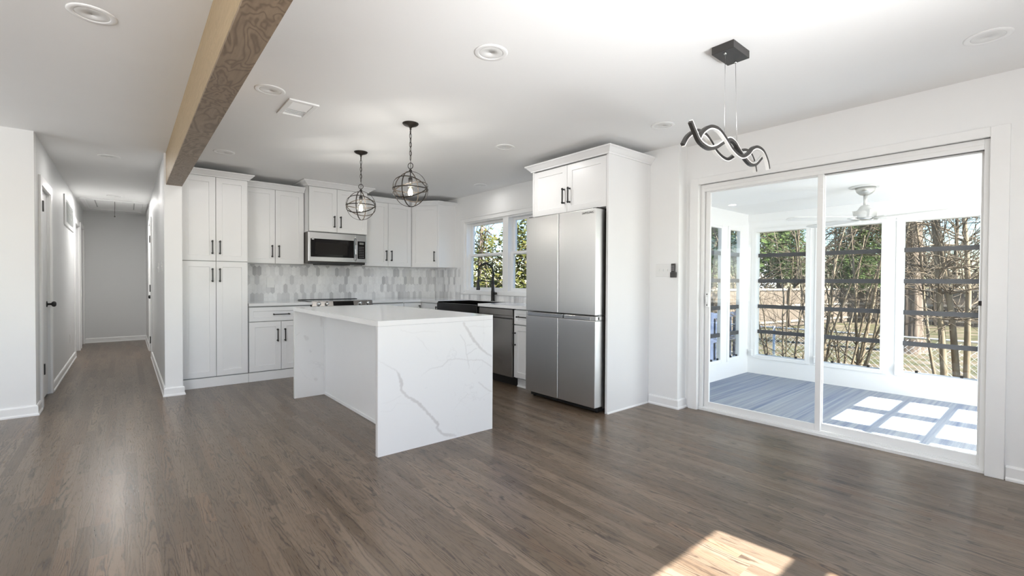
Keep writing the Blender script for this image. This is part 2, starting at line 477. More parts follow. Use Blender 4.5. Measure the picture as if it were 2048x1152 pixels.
# unseen walls behind the camera, with openings for sun, sky and the added fill lamps
RY = -.95
def rear_wall():
    m = MB()
    wins = [(-2.8, -.9, .75, 2.06), (.35, 2.40, .75, 2.06)]
    xs = [-5.1] + [q for w in wins for q in w[:2]] + [4.24]
    for i in range(0, len(xs), 2): m.box(xs[i], xs[i+1], RY-.13, RY, 0, H)
    for a, b, c, d in wins: m.box(a, b, RY-.13, RY, 0, c).box(a, b, RY-.13, RY, d, H)
    S('wall_rear', m, WALL)
    for k, (a, b, c, d) in enumerate(wins):
        r = struct_root('window_%d' % (20+k), ((a+b)/2, RY, c)); w = .045
        f = MB().box(a, a+w, RY-.1, RY-.02, c, d).box(b-w, b, RY-.1, RY-.02, c, d).box(a+w, b-w, RY-.1, RY-.02, c, c+w).box(a+w, b-w, RY-.1, RY-.02, d-.03, d)
        f.box(a+w, b-w, RY-.09, RY-.04, 1.585, 1.665).build('frame', TRIM, r)
rear_wall()
S('wall_left', MB().box(-3.12, -3.0, -1.1, 4.7, 0, H).box(-3.12, -3.0, 5.65, 5.8, 0, H).box(-3.12, -3.0, 4.7, 5.65, 0, .72).box(-3.12, -3.0, 4.7, 5.65, 2.1, H), WALL)

BASEP = [(0, 0), (.022, 0), (.022, .012), (.014, .022), (.014, .078), (.008, .088), (0, .09)]
def baseboard(name, path, mat=TRIM): S(name, MB().sweep(path, BASEP), mat)
baseboard('baseboard_living', [(-3.0, 5.74), (-.61, 5.74), (-.61, 5.965)])
baseboard('baseboard_hall_left', [(-.61, 6.83), (-.61, 9.66)])
baseboard('baseboard_hall_end', [(-.61, 11.65), (.30, 11.65)])
baseboard('baseboard_hall_right', [(.30, 11.65), (.30, 9.80)])
baseboard('baseboard_wall_end', [(.30, 8.90), (.30, 5.838), (.444, 5.838), (.444, 6.04)])
baseboard('baseboard_stub', [(3.95, 2.59), (3.95, 2.29), (4.088, 2.29)])
baseboard('baseboard_slider', [(4.09, .195), (4.09, -.95)])

def casing(name, x, sgn, y0, y1, z1, w=.085, t=.018, mat=TRIM, zb=0.):
    """flat door casing on a wall of constant x; sgn = side the room is on"""
    a, b = x, x+sgn*t
    S(name, MB().box(a, b, y0-w, y0, zb, z1+w).box(a, b, y1, y1+w, zb, z1+w).box(a, b, y0, y1, z1, z1+w), mat, .003)
casing('trim_1', -.61, 1, 6.06, 6.74, 2.06)
casing('trim_2', -.61, 1, 9.70, 10.50, 2.06, .08)
casing('trim_3', -.61, 1, 10.88, 11.56, 2.10, .07)
casing('trim_4', .30, -1, 8.98, 9.72, 2.08, .075)
# sliding door casing
S('trim_5', MB().box(4.068, 4.09, .20, .285, 0, 2.155).box(4.068, 4.09, 2.165, 2.25, 0, 2.155).box(4.068, 4.09, .285, 2.165, 2.095, 2.155), TRIM, .003)

# --- hall doors
def knob(parent, y, z, x, sgn, name='door_knob'):
    mb = MB()
    pr = [(.001, 0), (.030, 0), (.030, .006), (.011, .010), (.010, .034), (.022, .040), (.029, .052), (.027, .064), (.016, .072), (.001, .073)]
    pr = [(r, sgn*h) for r, h in pr]
    mb.lathe((x, y, z), pr, 20, 'X')
    return mb.build(name, BLACK, parent)
def hinge(parent, x, sgn, y, z, h=.1):
    MB().box(x-.004, x+sgn*.004, y-.028, y+.028, z-h/2, z+h/2).tube([(x+sgn*.008, y-.02, z-h/2-.004), (x+sgn*.008, y-.02, z+h/2+.004)], .007, 8).build('hinge', BLACK, parent)
d = struct_root('door_1', (-.63, 6.4, 0))
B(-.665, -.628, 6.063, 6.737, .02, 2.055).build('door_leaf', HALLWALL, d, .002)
knob(d, 6.665, .935, -.628, 1)
for z in (1.87, .35): B(-.612, -.584, 6.061, 6.10, z-.05, z+.05).build('hinge', BLACK, d, .002)
d = struct_root('door_2', (.33, 9.35, 0))
B(.33, .367, 8.983, 9.717, .01, 2.075).build('door_leaf', TRIM, d, .002)
knob(d, 9.06, .925, .33, -1)
for z in (1.81, 1.06, .27): hinge(d, .284, -1, 8.95, z)
d = struct_root('door_3', (-.72, 10.1, 0))
B(-.725, -.69, 9.703, 10.497, .01, 2.055).build('door_leaf', TRIM, d, .002)
d = struct_root('door_4', (-.65, 11.2, 0))
B(-.65, -.615, 10.883, 11.557, .01, 2.095).build('door_leaf', TRIM, d, .002)

# --- return-air grille, hatch, plates
def grille():
    r = thing('return_air_grille', 'white louvred return air grille high on the left hall wall', 'vent', (-.61, 9.05, 2.09))
    y0, y1, z0, z1 = 8.19, 9.55, 1.895, 2.285; x = -.61
    MB().box(x, x+.014, y0, y1, z0, z0+.05).box(x, x+.014, y0, y1, z1-.05, z1).box(x, x+.014, y0, y0+.16, z0+.05, z1-.05).box(x, x+.014, y1-.06, y1, z0+.05, z1-.05).build('frame', TRIM, r, .003)
    m = MB()
    for i in range(12):
        z = z0+.06+i*.0235
        m.add([(x+.001, y0+.16, z+.014), (x+.013, y0+.16, z), (x+.013, y1-.06, z), (x+.001, y1-.06, z+.014),
               (x+.001, y0+.16, z+.017), (x+.013, y0+.16, z+.003), (x+.013, y1-.06, z+.003), (x+.001, y1-.06, z+.017)],
              [(0,1,2,3),(4,7,6,5),(0,4,5,1),(3,2,6,7),(1,5,6,2),(0,3,7,4)])
    m.build('louvres', HALLWALL, r)
grille()
def hatch():
    z = H
    r = thing('attic_hatch', 'white attic hatch panel in the hall ceiling', 'hatch', (-.13, 10.5, z))
    B(-.50, .22, 9.93, 11.2, z-.006, z).build('panel', CEIL, r)
    m = MB()
    for a in ((-.56, -.50, 9.87, 11.26), (.22, .28, 9.87, 11.26)): m.box(*a, z-.016, z)
    m.box(-.50, .22, 9.87, 9.93, z-.016, z).box(-.50, .22, 11.2, 11.26, z-.016, z)
    m.build('frame', TRIM, r, .003)
    for gx in (-.39, .10): B(gx, gx+.015, 9.95, 10.9, z-.010, z-.005).build('panel_groove', VENTGREY, r)
    MB().tube([(-.14, 10.0, z-.005), (-.14, 10.0, z-.235)], .003, 6).lathe((-.14, 10.0, z-.26), [(.001, 0), (.010, .004), (.007, .02), (.003, .03)], 10).build('pull_cord', DARKGREY, r)
hatch()
def plate_x(name, label, cat, x, sgn, yc, zc, w, h, n=1, kind='switch', mat=PLASTIC, group=None):
    r = thing(name, label, cat, (x, yc, zc), group)
    B(x, x+sgn*.006, yc-w/2, yc+w/2, zc-h/2, zc+h/2).build('plate', mat, r, .002)
    for i in range(n):
        y = yc+(i-(n-1)/2)*.046
        if kind == 'switch':
            B(x+sgn*.006, x+sgn*.013, y-.005, y+.005, zc-.011, zc+.011).build('toggle', mat, r, .001)
        else:
            for dz in (-.02, .02): B(x+sgn*.006, x+sgn*.0085, y-.016, y+.016, zc+dz-.014, zc+dz+.014).build('socket', mat, r, .002)
plate_x('light_switch', 'white triple switch plate beside the tall fridge panel', 'switch', 3.95, -1, 2.445, 1.305, .165, .125, 3)
plate_x('light_switch', 'white switch plate farther along the right hall wall', 'switch', .30, -1, 6.96, 1.335, .075, .12, 1)
plate_x('light_switch', 'white switch plate nearest the hall corner on the right', 'switch', .30, -1, 6.24, 1.34, .075, .12, 1)
plate_x('wall_outlet', 'white outlet low on the left hall wall', 'outlet', -.61, 1, 8.9, .36, .075, .12, 1, 'outlet')
def plate_y(name, label, cat, y, xc, zc, w, h, kind):
    r = thing(name, label, cat, (xc, y, zc))
    B(xc-w/2, xc+w/2, y-.006, y, zc-h/2, zc+h/2).build('plate', PLASTIC, r, .002)
    for dz in ((-.02, .02) if kind == 'outlet' else (0,)):
        B(xc-.016, xc+.016, y-.0085, y-.006, zc+dz-.014, zc+dz+.014).build('socket', PLASTIC, r, .002)
plate_y('wall_outlet', 'white outlet on the tiled backsplash beside the tall pantry', 'outlet', 6.678, 1.453, 1.16, .09, .13, 'outlet')
plate_y('wall_outlet', 'white outlet on the tiled backsplash right of the microwave', 'outlet', 6.678, 3.58, 1.20, .085, .125, 'outlet')
plate_x('wall_outlet', 'white outlet on the tiled backsplash left of the kitchen window', 'outlet', 3.938, -1, 6.16, 1.19, .075, .125, 1, 'outlet')
def remote():
    r = thing('remote_control', 'small dark remote control in a holder on the wall by the slider', 'remote', (3.95, 2.335, 1.29))
    B(3.925, 3.95, 2.305, 2.362, 1.235, 1.285).build('holder', DARKGREY, r, .003)
    B(3.926, 3.942, 2.313, 2.354, 1.265, 1.365).build('handset', DARKGREY, r, .004)
    m = MB()
    for i in range(3):
        for j in range(2): m.box(3.9235, 3.9265, 2.321+j*.015, 2.331+j*.015, 1.30+i*.018, 1.31+i*.018)
    m.build('buttons', KEYS, r)
remote()

# --- ceiling beam
def beam():
    r = thing('ceiling_beam', 'brown stained wooden box beam running along the ceiling', 'beam', (.38, 2.5, 2.155))
    r['kind'] = 'thing'
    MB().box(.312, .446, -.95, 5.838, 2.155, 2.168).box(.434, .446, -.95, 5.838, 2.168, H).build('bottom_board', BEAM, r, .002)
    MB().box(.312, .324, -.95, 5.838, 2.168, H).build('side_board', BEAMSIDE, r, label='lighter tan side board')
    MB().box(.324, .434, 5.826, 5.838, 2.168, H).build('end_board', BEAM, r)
beam()

# --- recessed lights and vent
def cans():
    spots = [(-.12, 3.03, 'recessed ceiling light left of the wooden beam'),
             (.75, 3.445, 'recessed ceiling light beside the square vent'),
             (1.575, 2.07, 'recessed ceiling light nearest the camera right of the beam'),
             (3.437, .257, 'recessed ceiling light above the right end of the sliding door'),
             (3.378, 2.109, 'recessed ceiling light near the wavy chandelier'),
             (2.779, 3.425, 'bright recessed ceiling light in front of the fridge cabinet'),
             (.757, 5.406, 'recessed ceiling light in front of the tall pantry'),
             (3.63, 4.98, 'recessed ceiling light above the kitchen sink'),
             (-.132, 6.40, 'first recessed ceiling light in the hall'),
             (-.133, 9.36, 'recessed ceiling light deeper in the hall by the hatch')]
    r0 = thing('recessed_light', spots[0][2], 'ceiling light', (*spots[0][:2], H), 'round recessed lights in the ceiling')
    x, y = spots[0][:2]
    MB().lathe((x, y, H), [(.066, 0), (.066, -.004), (.070, -.006), (.088, -.006), (.094, -.003), (.094, 0)], 40).build('trim_ring', TRIM, r0)
    MB().lathe((x, y, H), [(.001, 0), (.001, -.004), (.062, -.004), (.066, -.003), (.066, 0)], 40).build('lens', CANLENS, r0)
    for i, (x, y, lb) in enumerate(spots[1:]):
        copy_thing(r0, (x, y, H), lb)
cans()
def vent():
    x0, x1, y0, y1 = .885, 1.09, 3.50, 3.86
    r = thing('ceiling_vent', 'square white ceiling vent beside the beam', 'vent', ((x0+x1)/2, (y0+y1)/2, H))
    b = .035
    MB().box(x0, x1, y0, y0+b, H-.012, H).box(x0, x1, y1-b, y1, H-.012, H).box(x0, x0+b, y0+b, y1-b, H-.012, H).box(x1-b, x1, y0+b, y1-b, H-.012, H).build('frame', TRIM, r, .003)
    m = MB(); ym = (y0+y1)/2
    n = 9
    for i in range(n):
        y = y0+b+.012+i*(y1-y0-2*b-.02)/n
        a, c = (.012, 0) if y < ym else (0, .012)
        m.add([(x0+b, y, H-.010+a*.7), (x1-b, y, H-.010+a*.7), (x1-b, y+.022, H-.010+c*.7), (x0+b, y+.022, H-.010+c*.7),
               (x0+b, y, H-.008+a*.7), (x1-b, y, H-.008+a*.7), (x1-b, y+.022, H-.008+c*.7), (x0+b, y+.022, H-.008+c*.7)],
              [(0,1,2,3),(4,7,6,5),(0,4,5,1),(3,2,6,7),(1,5,6,2),(0,3,7,4)])
    m.build('louvres', TRIM, r)
vent()

# ------------------------------------------------------------------ kitchen cabinets
def shaker(mb, F, u0, u1, z0, z1, n0=0., t=.02, st=.06, rec=.009):
    def ring(m, n): return [F.p(u0+m, n, z0+m), F.p(u1-m, n, z0+m), F.p(u1-m, n, z1-m), F.p(u0+m, n, z1-m)]
    e = .0015
    R = ring(0, n0) + ring(0, n0+t-e) + ring(e, n0+t) + ring(st, n0+t) + ring(st+.003, n0+t-rec)
    fs = [(0, 3, 2, 1)]
    for k in range(4):
        for i in range(4):
            j = (i+1) % 4; fs.append((k*4+i, k*4+j, k*4+4+j, k*4+4+i))
    fs.append((16, 17, 18, 19)); mb.add(R, fs)
def pull(F, uc, zc, L, vertical, n0, parent):
    m = MB(); h = L/2; q = .0055; so = .030
    if vertical:
        m.fbox(F, uc-q, uc+q, n0+so-q, n0+so+q, zc-h, zc+h)
        for s in (-1, 1):
            a = zc+s*(h-.012)
            m.tube([F.p(uc, n0, a), F.p(uc, n0+so+.001, a)], .0062, 10)
            m.tube([F.p(uc, n0+so-.009, a), F.p(uc, n0+so+.009, a)], .0085, 10)
            m.tube([F.p(uc, n0, a), F.p(uc, n0+.004, a)], .0095, 10)
    else:
        m.fbox(F, uc-h, uc+h, n0+so-q, n0+so+q, zc-q, zc+q)
        for s in (-1, 1):
            a = uc+s*(h-.012)
            m.tube([F.p(a, n0, zc), F.p(a, n0+so+.001, zc)], .0062, 10)
            m.tube([F.p(a, n0+so-.009, zc), F.p(a, n0+so+.009, zc)], .0085, 10)
            m.tube([F.p(a, n0, zc), F.p(a, n0+.004, zc)], .0095, 10)
    return m.build('handle', BLACK, parent, .001, 1)
CROWN = [(0, 0), (.012, 0), (.016, .012), (.022, .016), (.050, .046), (.056, .050), (.062, .054), (.062, .066), (0, .066)]
def scaled(prof, so, sz): return [(o*so, h*sz) for o, h in prof]
GAP = .0022
def front(root, F, kind, u0, u1, z0, z1, pu=None, pz=None, L=.155, st=.06, n0=0.):
    """one door or drawer front with its handle"""
    m = MB(); shaker(m, F, u0+GAP, u1-GAP, z0+GAP, z1-GAP, n0, .02, st)
    o = m.build(kind, CAB, root)
    if pu is not None: pull(F, pu, pz, L, kind == 'door', n0+.02, o)
    return o
FY = Fr(0, 6.08, (1, 0), (0, -1))          # back-wall base run, carcass face at y=6.08
def carcass(root, F, u0, u1, depth, z0, z1):
    m = MB(); m.fbox(F, u0, u1, -.02, -depth, z0, z1); m.fbox(F, u0+.001, u1-.001, -.002, -.02, z0+.001, z1-.001, mi=1)
    return m.build('body', [CAB, CABGAP], root)

def pantry():
    r = thing('pantry_cabinet', 'tall white pantry cabinet with four doors left of the backsplash', 'cabinet', (.77, 6.38, 0))
    carcass(r, FY, .446, 1.083, .60, .10, 2.345)
    for u0, u1, s in ((.452, .768, 1), (.768, 1.081, -1)):
        p = .768 - s*.035
        front(r, FY, 'door', u0, u1, 1.402, 2.338, p+(.002 if s < 0 else 0), 1.555)
        front(r, FY, 'door', u0, u1, .112, 1.400, p, 1.245)
    MB().sweep([(.446, 6.062), (1.083, 6.062), (1.083, 6.41)], CROWN, 2.338).build('crown_molding', CAB, r)
    MB().box(.445, 1.083, 6.055, 6.069, 0, .104).build('toe_kick', CAB, r, .002)
pantry()
def upper_a():
    F = Fr(0, 6.42, (1, 0), (0, -1))
    r = thing('upper_cabinet', 'white two-door wall cabinet between the pantry and the microwave', 'cabinet', (1.44, 6.55, 1.40))
    carcass(r, F, 1.085, 1.797, .268, 1.40, 2.345)
    front(r, F, 'door', 1.09, 1.449, 1.402, 2.338, 1.411, 1.558)
    front(r, F, 'door', 1.449, 1.794, 1.402, 2.338, 1.489, 1.558)
    MB().sweep([(1.085, 6.402), (1.797, 6.402)], CROWN, 2.338).build('crown_molding', CAB, r)
upper_a()
def upper_mw():
    F = Fr(0, 6.22, (1, 0), (0, -1))
    r = thing('upper_cabinet', 'white deeper two-door wall cabinet above the microwave', 'cabinet', (2.19, 6.45, 1.825))
    carcass(r, F, 1.80, 2.572, .468, 1.826, 2.415)
    front(r, F, 'door', 1.80, 2.155, 1.828, 2.405, 2.115, 1.968)
    front(r, F, 'door', 2.155, 2.572, 1.828, 2.405, 2.198, 1.968)
    MB().sweep([(1.80, 6.69), (1.80, 6.202), (2.572, 6.202), (2.572, 6.69)], scaled(CROWN, 1.35, 1.), 2.406).build('crown_molding', CAB, r)
upper_mw()
def upper_b():
    F = Fr(0, 6.42, (1, 0), (0, -1))
    r = thing('upper_cabinet', 'white two-door wall cabinet right of the microwave', 'cabinet', (2.96, 6.55, 1.40))
    carcass(r, F, 2.575, 3.352, .268, 1.40, 2.345)
    front(r, F, 'door', 2.577, 2.972, 1.402, 2.338, 2.938, 1.562)
    front(r, F, 'door', 2.972, 3.350, 1.402, 2.338, 3.020, 1.562)
    MB().sweep([(2.575, 6.402), (3.352, 6.402)], scaled(CROWN, .8, 1), 2.338).build('crown_molding', CAB, r)
upper_b()
def upper_corner():
    r = thing('corner_cabinet', 'white diagonal corner wall cabinet with one door left of the window', 'cabinet', (3.7, 6.45, 1.40))
    A, Bq = Vector((3.356, 6.402)), Vector((3.622, 6.082))
    d = (Bq-A); L = d.length; d.normalize(); nrm = (d.y, -d.x)
    ins = .02
    a2 = A - Vector(nrm)*ins; b2 = Bq - Vector(nrm)*ins
    MB().prism([(3.356, 6.688), (3.356, 6.43), (a2.x, a2.y), (b2.x, b2.y), (b2.x+.01, 6.082), (3.949, 6.082), (3.949, 6.688)], 1.40, 2.345).build('body', CAB, r)
    F = Fr(a2.x, a2.y, (d.x, d.y), nrm)
    front(r, F, 'door', .004, L-.004, 1.402, 2.338, L-.045, 1.565)
    MB().sweep([(3.30, 6.402), (A.x, A.y), (Bq.x, Bq.y), (3.949, 6.082)], scaled(CROWN, .8, 1), 2.338).build('crown_molding', CAB, r)
upper_corner()
def base_a():
    r = thing('base_cabinet', 'white base cabinet with one drawer and two doors left of the range', 'cabinet', (1.44, 6.38, 0))
    carcass(r, FY, 1.085, 1.778, .608, .10, .883)
    front(r, FY, 'drawer', 1.09, 1.776, .702, .872, 1.436, .783, .19, .045)
    front(r, FY, 'door', 1.09, 1.435, .112, .698, 1.393, .533)
    front(r, FY, 'door', 1.435, 1.776, .112, .698, 1.476, .533)
    MB().box(1.085, 1.778, 6.055, 6.069, 0, .104).build('toe_kick', CAB, r, .002)
base_a()
def base_b():
    r = thing('base_cabinet', 'white base cabinet right of the range mostly hidden behind the island', 'cabinet', (2.81, 6.38, 0))
    carcass(r, FY, 2.585, 3.055, .608, .10, .883)
    front(r, FY, 'drawer', 2.588, 3.055, .702, .872, 2.82, .783, .19, .045)
    front(r, FY, 'door', 2.588, 3.055, .112, .698, 2.63, .533)
    MB().box(2.585, 3.055, 6.130, 6.144, 0, .104).build('toe_kick', CAB, r, .002)
base_b()
FX = Fr(3.36, 0, (0, -1), (-1, 0))          # window run: u = -y
def base_corner():
    r = thing('corner_cabinet', 'white corner base cabinet with two angled doors beside the black sink apron', 'cabinet', (3.6, 6.3, 0))
    MB().prism([(3.057, 6.688), (3.057, 6.10), (3.38, 6.10), (3.38, 5.56), (3.948, 5.56), (3.948, 6.688)], .10, .883).build('body', CAB, r)
    o = front(r, FY, 'door', 3.057, 3.338, .112, .872, 3.30, .76)
    o = front(r, FX, 'door', -6.058, -5.56, .112, .872, -5.60, .76)
    MB().prism([(3.057, 6.688), (3.057, 6.15), (3.43, 6.15), (3.43, 5.56), (3.948, 5.56), (3.948, 6.688)], 0, .0995).build('toe_kick', CAB, r)
base_corner()
def sink_base():
    r = thing('sink_cabinet', 'white two-door cabinet under the black apron sink', 'cabinet', (3.65, 5.07, 0))
    m = MB(); m.box(3.38, 3.948, 4.60, 5.555, .10, .66)
    m.build('body', CAB, r)
    front(r, FX, 'door', -5.555, -5.08, .112, .778, -5.12, .66)
    front(r, FX, 'door', -5.08, -4.60, .112, .778, -5.04, .66)
    MB().box(3.43, 3.948, 4.60, 5.555, 0, .0995).build('toe_kick', CAB, r)
sink_base()
def base_narrow():
    r = thing('base_cabinet', 'narrow white base cabinet with drawer and door between dishwasher and refrigerator', 'cabinet', (3.65, 3.77, 0))
    carcass(r, FX, -3.942, -3.605, .588, .10, .883)
    front(r, FX, 'drawer', -3.942, -3.605, .708, .872, -3.775, .797, .20, .04)
    front(r, FX, 'door', -3.942, -3.605, .112, .702, -3.915, .547)
    MB().box(3.40, 3.42, 3.605, 3.942, 0, .104).sweep([(3.40, 3.942), (3.40, 3.605)], [(0, 0), (.012, 0), (.008, .012), (0, .018)]).build('toe_kick', CAB, r)
base_narrow()

# --- counters
def counters():
    z0, z1 = .885, .918
    tag(B(1.086, 1.792, 6.04, 6.688, z0, z1).build('countertop', QUARTZ, None, .003), 'short white quartz countertop between pantry and range', 'countertop')
    m = MB(); e = 3.312
    m.prism([(2.578, 6.688), (2.578, 6.04), (e, 6.04), (e, 5.548), (3.845, 5.548), (3.845, 6.04), (3.845, 6.688)], z0, z1)
    m.box(3.845, 3.949, 3.604, 6.688, z0, z1).box(e, 3.845, 3.604, 4.598, z0, z1)
    tag(m.build('countertop', QUARTZ, None), 'L-shaped white quartz countertop around the sink under the window', 'countertop')
counters()

# --- tiled backsplash: real picket tiles
def picket(name, label, frame, u0, u1, z0, z1, holes=()):
    rng = random.Random(3); w, pitch, tip = .0525, .1165, .024
    hh = (pitch+tip)/2; vs = []; fs = []; tones = []
    m = MB(); g = .0014
    def clip(poly, ax, lim, keep_lo):
        out = []
        for i in range(len(poly)):
            a, b = poly[i], poly[(i+1) % len(poly)]
            ia = (a[ax] <= lim) == keep_lo or a[ax] == lim; ib = (b[ax] <= lim) == keep_lo or b[ax] == lim
            if ia: out.append(a)
            if ia != ib:
                t = (lim-a[ax])/(b[ax]-a[ax]); out.append((a[0]+t*(b[0]-a[0]), a[1]+t*(b[1]-a[1])))
        return out
    nr = int((z1-z0)/pitch)+3; nc = int((u1-u0)/w)+3
    for j in range(-1, nr):
        for i in range(-1, nc):
            cu = u0+(i+(.5 if j % 2 else 0))*w; cz = z0+.045+j*pitch
            P = [(cu-w/2+g, cz-hh+tip), (cu, cz-hh+g), (cu+w/2-g, cz-hh+tip), (cu+w/2-g, cz+hh-tip), (cu, cz+hh-g), (cu-w/2+g, cz+hh-tip)]
            q = rng.random()
            tone = rng.uniform(.0, .25) if q < .08 else (rng.uniform(.3, .55) if q < .34 else rng.uniform(.75, 1.))
            segs = [(u0, u1, z0, z1)]
            for (a, b, c) in holes: segs = [(u0, a, z0, z1), (a, u1, z0, c)]
            for (a, b, c, d) in segs:
                Q = P
                for ax, lim, lo in ((0, a, False), (0, b, True), (1, c, False), (1, d, True)):
                    if len(Q) >= 3: Q = clip(Q, ax, lim, lo)
                if len(Q) >= 3:
                    n = len(Q); tl = rng.uniform(-.0004, .0004)
                    o = len(m.v)
                    m.add([frame.p(u, .010+(u-cu)*tl*30, z) for u, z in Q] + [frame.p(u, .002, z) for u, z in Q],
                          [tuple(range(n))] + [(k, (k+1) % n, (k+1) % n+n, k+n) for k in range(n)])
                    tones += [tone]*(n+1)
    for (a, b, c, d) in ([(u0, u1, z0, z1)] if not holes else [(u0, holes[0][0], z0, z1), (holes[0][0], u1, z0, holes[0][2])]):
        m.k = 1; k0 = len(m.f); m.fbox(frame, a, b, 0, .0085, c, d); tones += [0]*(len(m.f)-k0)
    o = m.build(name, [TILE, GROUT])
    ca = o.data.color_attributes.new('tone', 'FLOAT_COLOR', 'CORNER')
    for p, t in zip(o.data.polygons, tones):
        for li in p.loop_indices: ca.data[li].color = (t, t, t, 1)
    tag(o, label, 'backsplash')
picket('backsplash', 'grey and white picket tile backsplash along the range wall', Fr(0, 6.69, (1, 0), (0, -1)), 1.085, 3.938, .918, 1.40)
picket('backsplash', 'grey and white picket tile backsplash around the sink under the window', Fr(3.95, 0, (0, -1), (-1, 0)), -6.68, -3.605, .918, 1.40, ((-5.915, 0, .992),))

# ------------------------------------------------------------------ appliances
def microwave():
    r = thing('microwave', 'stainless over-the-range microwave under the deeper wall cabinet', 'microwave', (2.19, 6.45, 1.41))
    x0, x1, yf, z0, z1 = 1.802, 2.570, 6.23, 1.412, 1.822
    B(x0, x1, yf+.045, 6.676, z0+.012, z1).build('body', STEELSIDE, r, .003)
    F = Fr(0, yf, (1, 0), (0, -1))
    m = MB(); m.fbox(F, x0, 2.408, -.045, 0, z0+.03, z1).fbox(F, 2.412, x1, -.045, 0, z0+.03, z1)
    door = m.build('door', STEELH, r, .003)
    B(1.826, 2.392, yf-.004, yf+.001, 1.50, 1.738).build('window', BGLASS, door, .002)
    B(1.885, 2.30, yf-.006, yf-.003, 1.535, 1.69).build('window_screen', plain('dark_screen', (.012, .010, .009), .18, spec=.2), door, .001)
    p = B(2.446, 2.552, yf-.005, yf+.001, 1.492, 1.734).build('control_panel', BGLASS, r, .002)
    B(2.468, 2.530, yf-.0065, yf-.004, 1.688, 1.717).build('display', LCD, p, .001)
    k = MB()
    for i in range(4):
        for j in range(7): k.box(2.464+i*.0185, 2.472+i*.0185, yf-.0062, yf-.004, 1.512+j*.023, 1.520+j*.023)
    k.build('buttons', KEYS, p)
    pts = [(2.412, yf-.004, 1.455), (2.412, yf-.028, 1.48), (2.412, yf-.042, 1.55), (2.412, yf-.046, 1.615), (2.412, yf-.042, 1.68), (2.412, yf-.028, 1.75), (2.412, yf-.004, 1.775)]
    h = MB(); vs = []
    for x in (-.012, .012):
        for q in pts: vs += [(q[0]+x, q[1], q[2])]
        for q in pts: vs += [(q[0]+x, q[1]+.012, q[2])]
    n = len(pts); fs = []
    for i in range(n-1):
        fs += [(i, i+1, n+i+1, n+i), (2*n+i, 2*n+i+1, 3*n+i+1, 3*n+i), (i, i+1, 2*n+i+1, 2*n+i), (n+i, n+i+1, 3*n+i+1, 3*n+i)]
    fs += [(0, n, 3*n, 2*n), (n-1, 2*n-1, 4*n-1, 3*n-1)]
    h.add(vs, fs).build('handle', STEELH, r, .003)
    MB().box(1.842, 1.868, yf-.0055, yf-.003, 1.722, 1.733).build('sticker', STICKER, door)
    MB().box(1.82, 2.55, yf+.005, yf+.09, z0-.004, z0+.02).box(1.95, 2.35, yf+.03, 6.55, z0-.012, z0+.012).build('vent_grille', BLACK, r, .002)
microwave()
def rangeo():
    r = thing('range', 'stainless slide-in range with knobs behind the island', 'range', (2.18, 6.36, 0))
    x0, x1 = 1.796, 2.574
    B(x0, x1, 6.09, 6.66, .08, .905).build('body', STEELSIDE, r, .002)
    MB().box(x0-.006, x1+.004, 6.08, 6.66, .9195, .926).build('cooktop', BGLASS, r, .002)
    MB().box(x0-.004, x1+.002, 6.58, 6.676, .919, .932).build('rear_trim', BLACK, r, .002)
    # sloped control panel
    cp = MB().add([(x0-.012, 6.028, .862), (x1, 6.028, .862), (x1, 6.05, .927), (x0-.012, 6.05, .927), (x0-.012, 6.09, .862), (x1, 6.09, .862), (x1, 6.09, .927), (x0-.012, 6.09, .927)],
                  [(0,1,2,3),(4,7,6,5),(0,4,5,1),(3,2,6,7),(1,5,6,2),(0,3,7,4)]).build('control_panel', STEELD, r, .003)
    MB().add([(2.05, 6.0265, .868), (2.315, 6.0265, .868), (2.315, 6.0445, .921), (2.05, 6.0445, .921), (2.05, 6.04, .868), (2.315, 6.04, .868), (2.315, 6.06, .921), (2.05, 6.06, .921)],
             [(0,1,2,3),(4,7,6,5),(0,4,5,1),(3,2,6,7),(1,5,6,2),(0,3,7,4)]).build('display', BGLASS, cp)
    for kx in (1.868, 1.968, 2.40, 2.505):
        MB().lathe((kx, 6.038, .893), [(.001, 0), (.025, 0), (.025, -.006), (.019, -.010), (.018, -.034), (.014, -.037), (.001, -.037)], 20, 'Y').box(kx-.004, kx+.004, 5.996, 6.02, .875, .911).build('knob', CHROME, r)
    d = B(x0, x1, 6.05, 6.088, .26, .85).build('oven_door', STEEL, r, .004)
    B(x0+.1, x1-.1, 6.047, 6.052, .36, .70).build('window', BGLASS, d, .002)
    MB().tube([(x0+.05, 6.0, .80), (x1-.05, 6.0, .80)], .012, 10).box(x0+.06, x0+.085, 6.0, 6.05, .79, .81).box(x1-.085, x1-.06, 6.0, 6.05, .79, .81).build('handle', STEELH, d)
    B(x0, x1, 6.055, 6.088, .08, .25).build('drawer', STEEL, r, .004)
    for fx in (x0+.04, x1-.04):
        for fy in (6.13, 6.6): MB().lathe((fx, fy, 0), [(.001, 0), (.02, 0), (.02, .02), (.012, .08), (.001, .08)], 12).build('foot', BLACK, r)
rangeo()
def dishwasher():
    r = thing('dishwasher', 'stainless dishwasher between the sink and the narrow cabinet', 'dishwasher', (3.65, 4.27, 0))
    y0, y1 = 3.948, 4.592
    B(3.36, 3.94, y0, y1, .11, .878).build('tub', STEELSIDE, r, .002)
    m = MB().box(3.318, 3.358, y0+.003, y1-.003, .108, .765).box(3.318, 3.358, y0+.003, y1-.003, .80, .872).box(3.334, 3.358, y0+.003, y1-.003, .765, .80)
    dr = m.build('door', STEELD, r, .003)
    B(3.316, 3.334, y0+.03, y1-.03, .762, .772).build('handle_recess', BLACK, dr, .002)
    B(3.33, 3.37, y0, y1, .873, .884).build('top_gasket', BLACK, r)
    B(3.40, 3.92, y0, y1, .0, .109).build('kick_plate', BLACK, r, .002)
dishwasher()
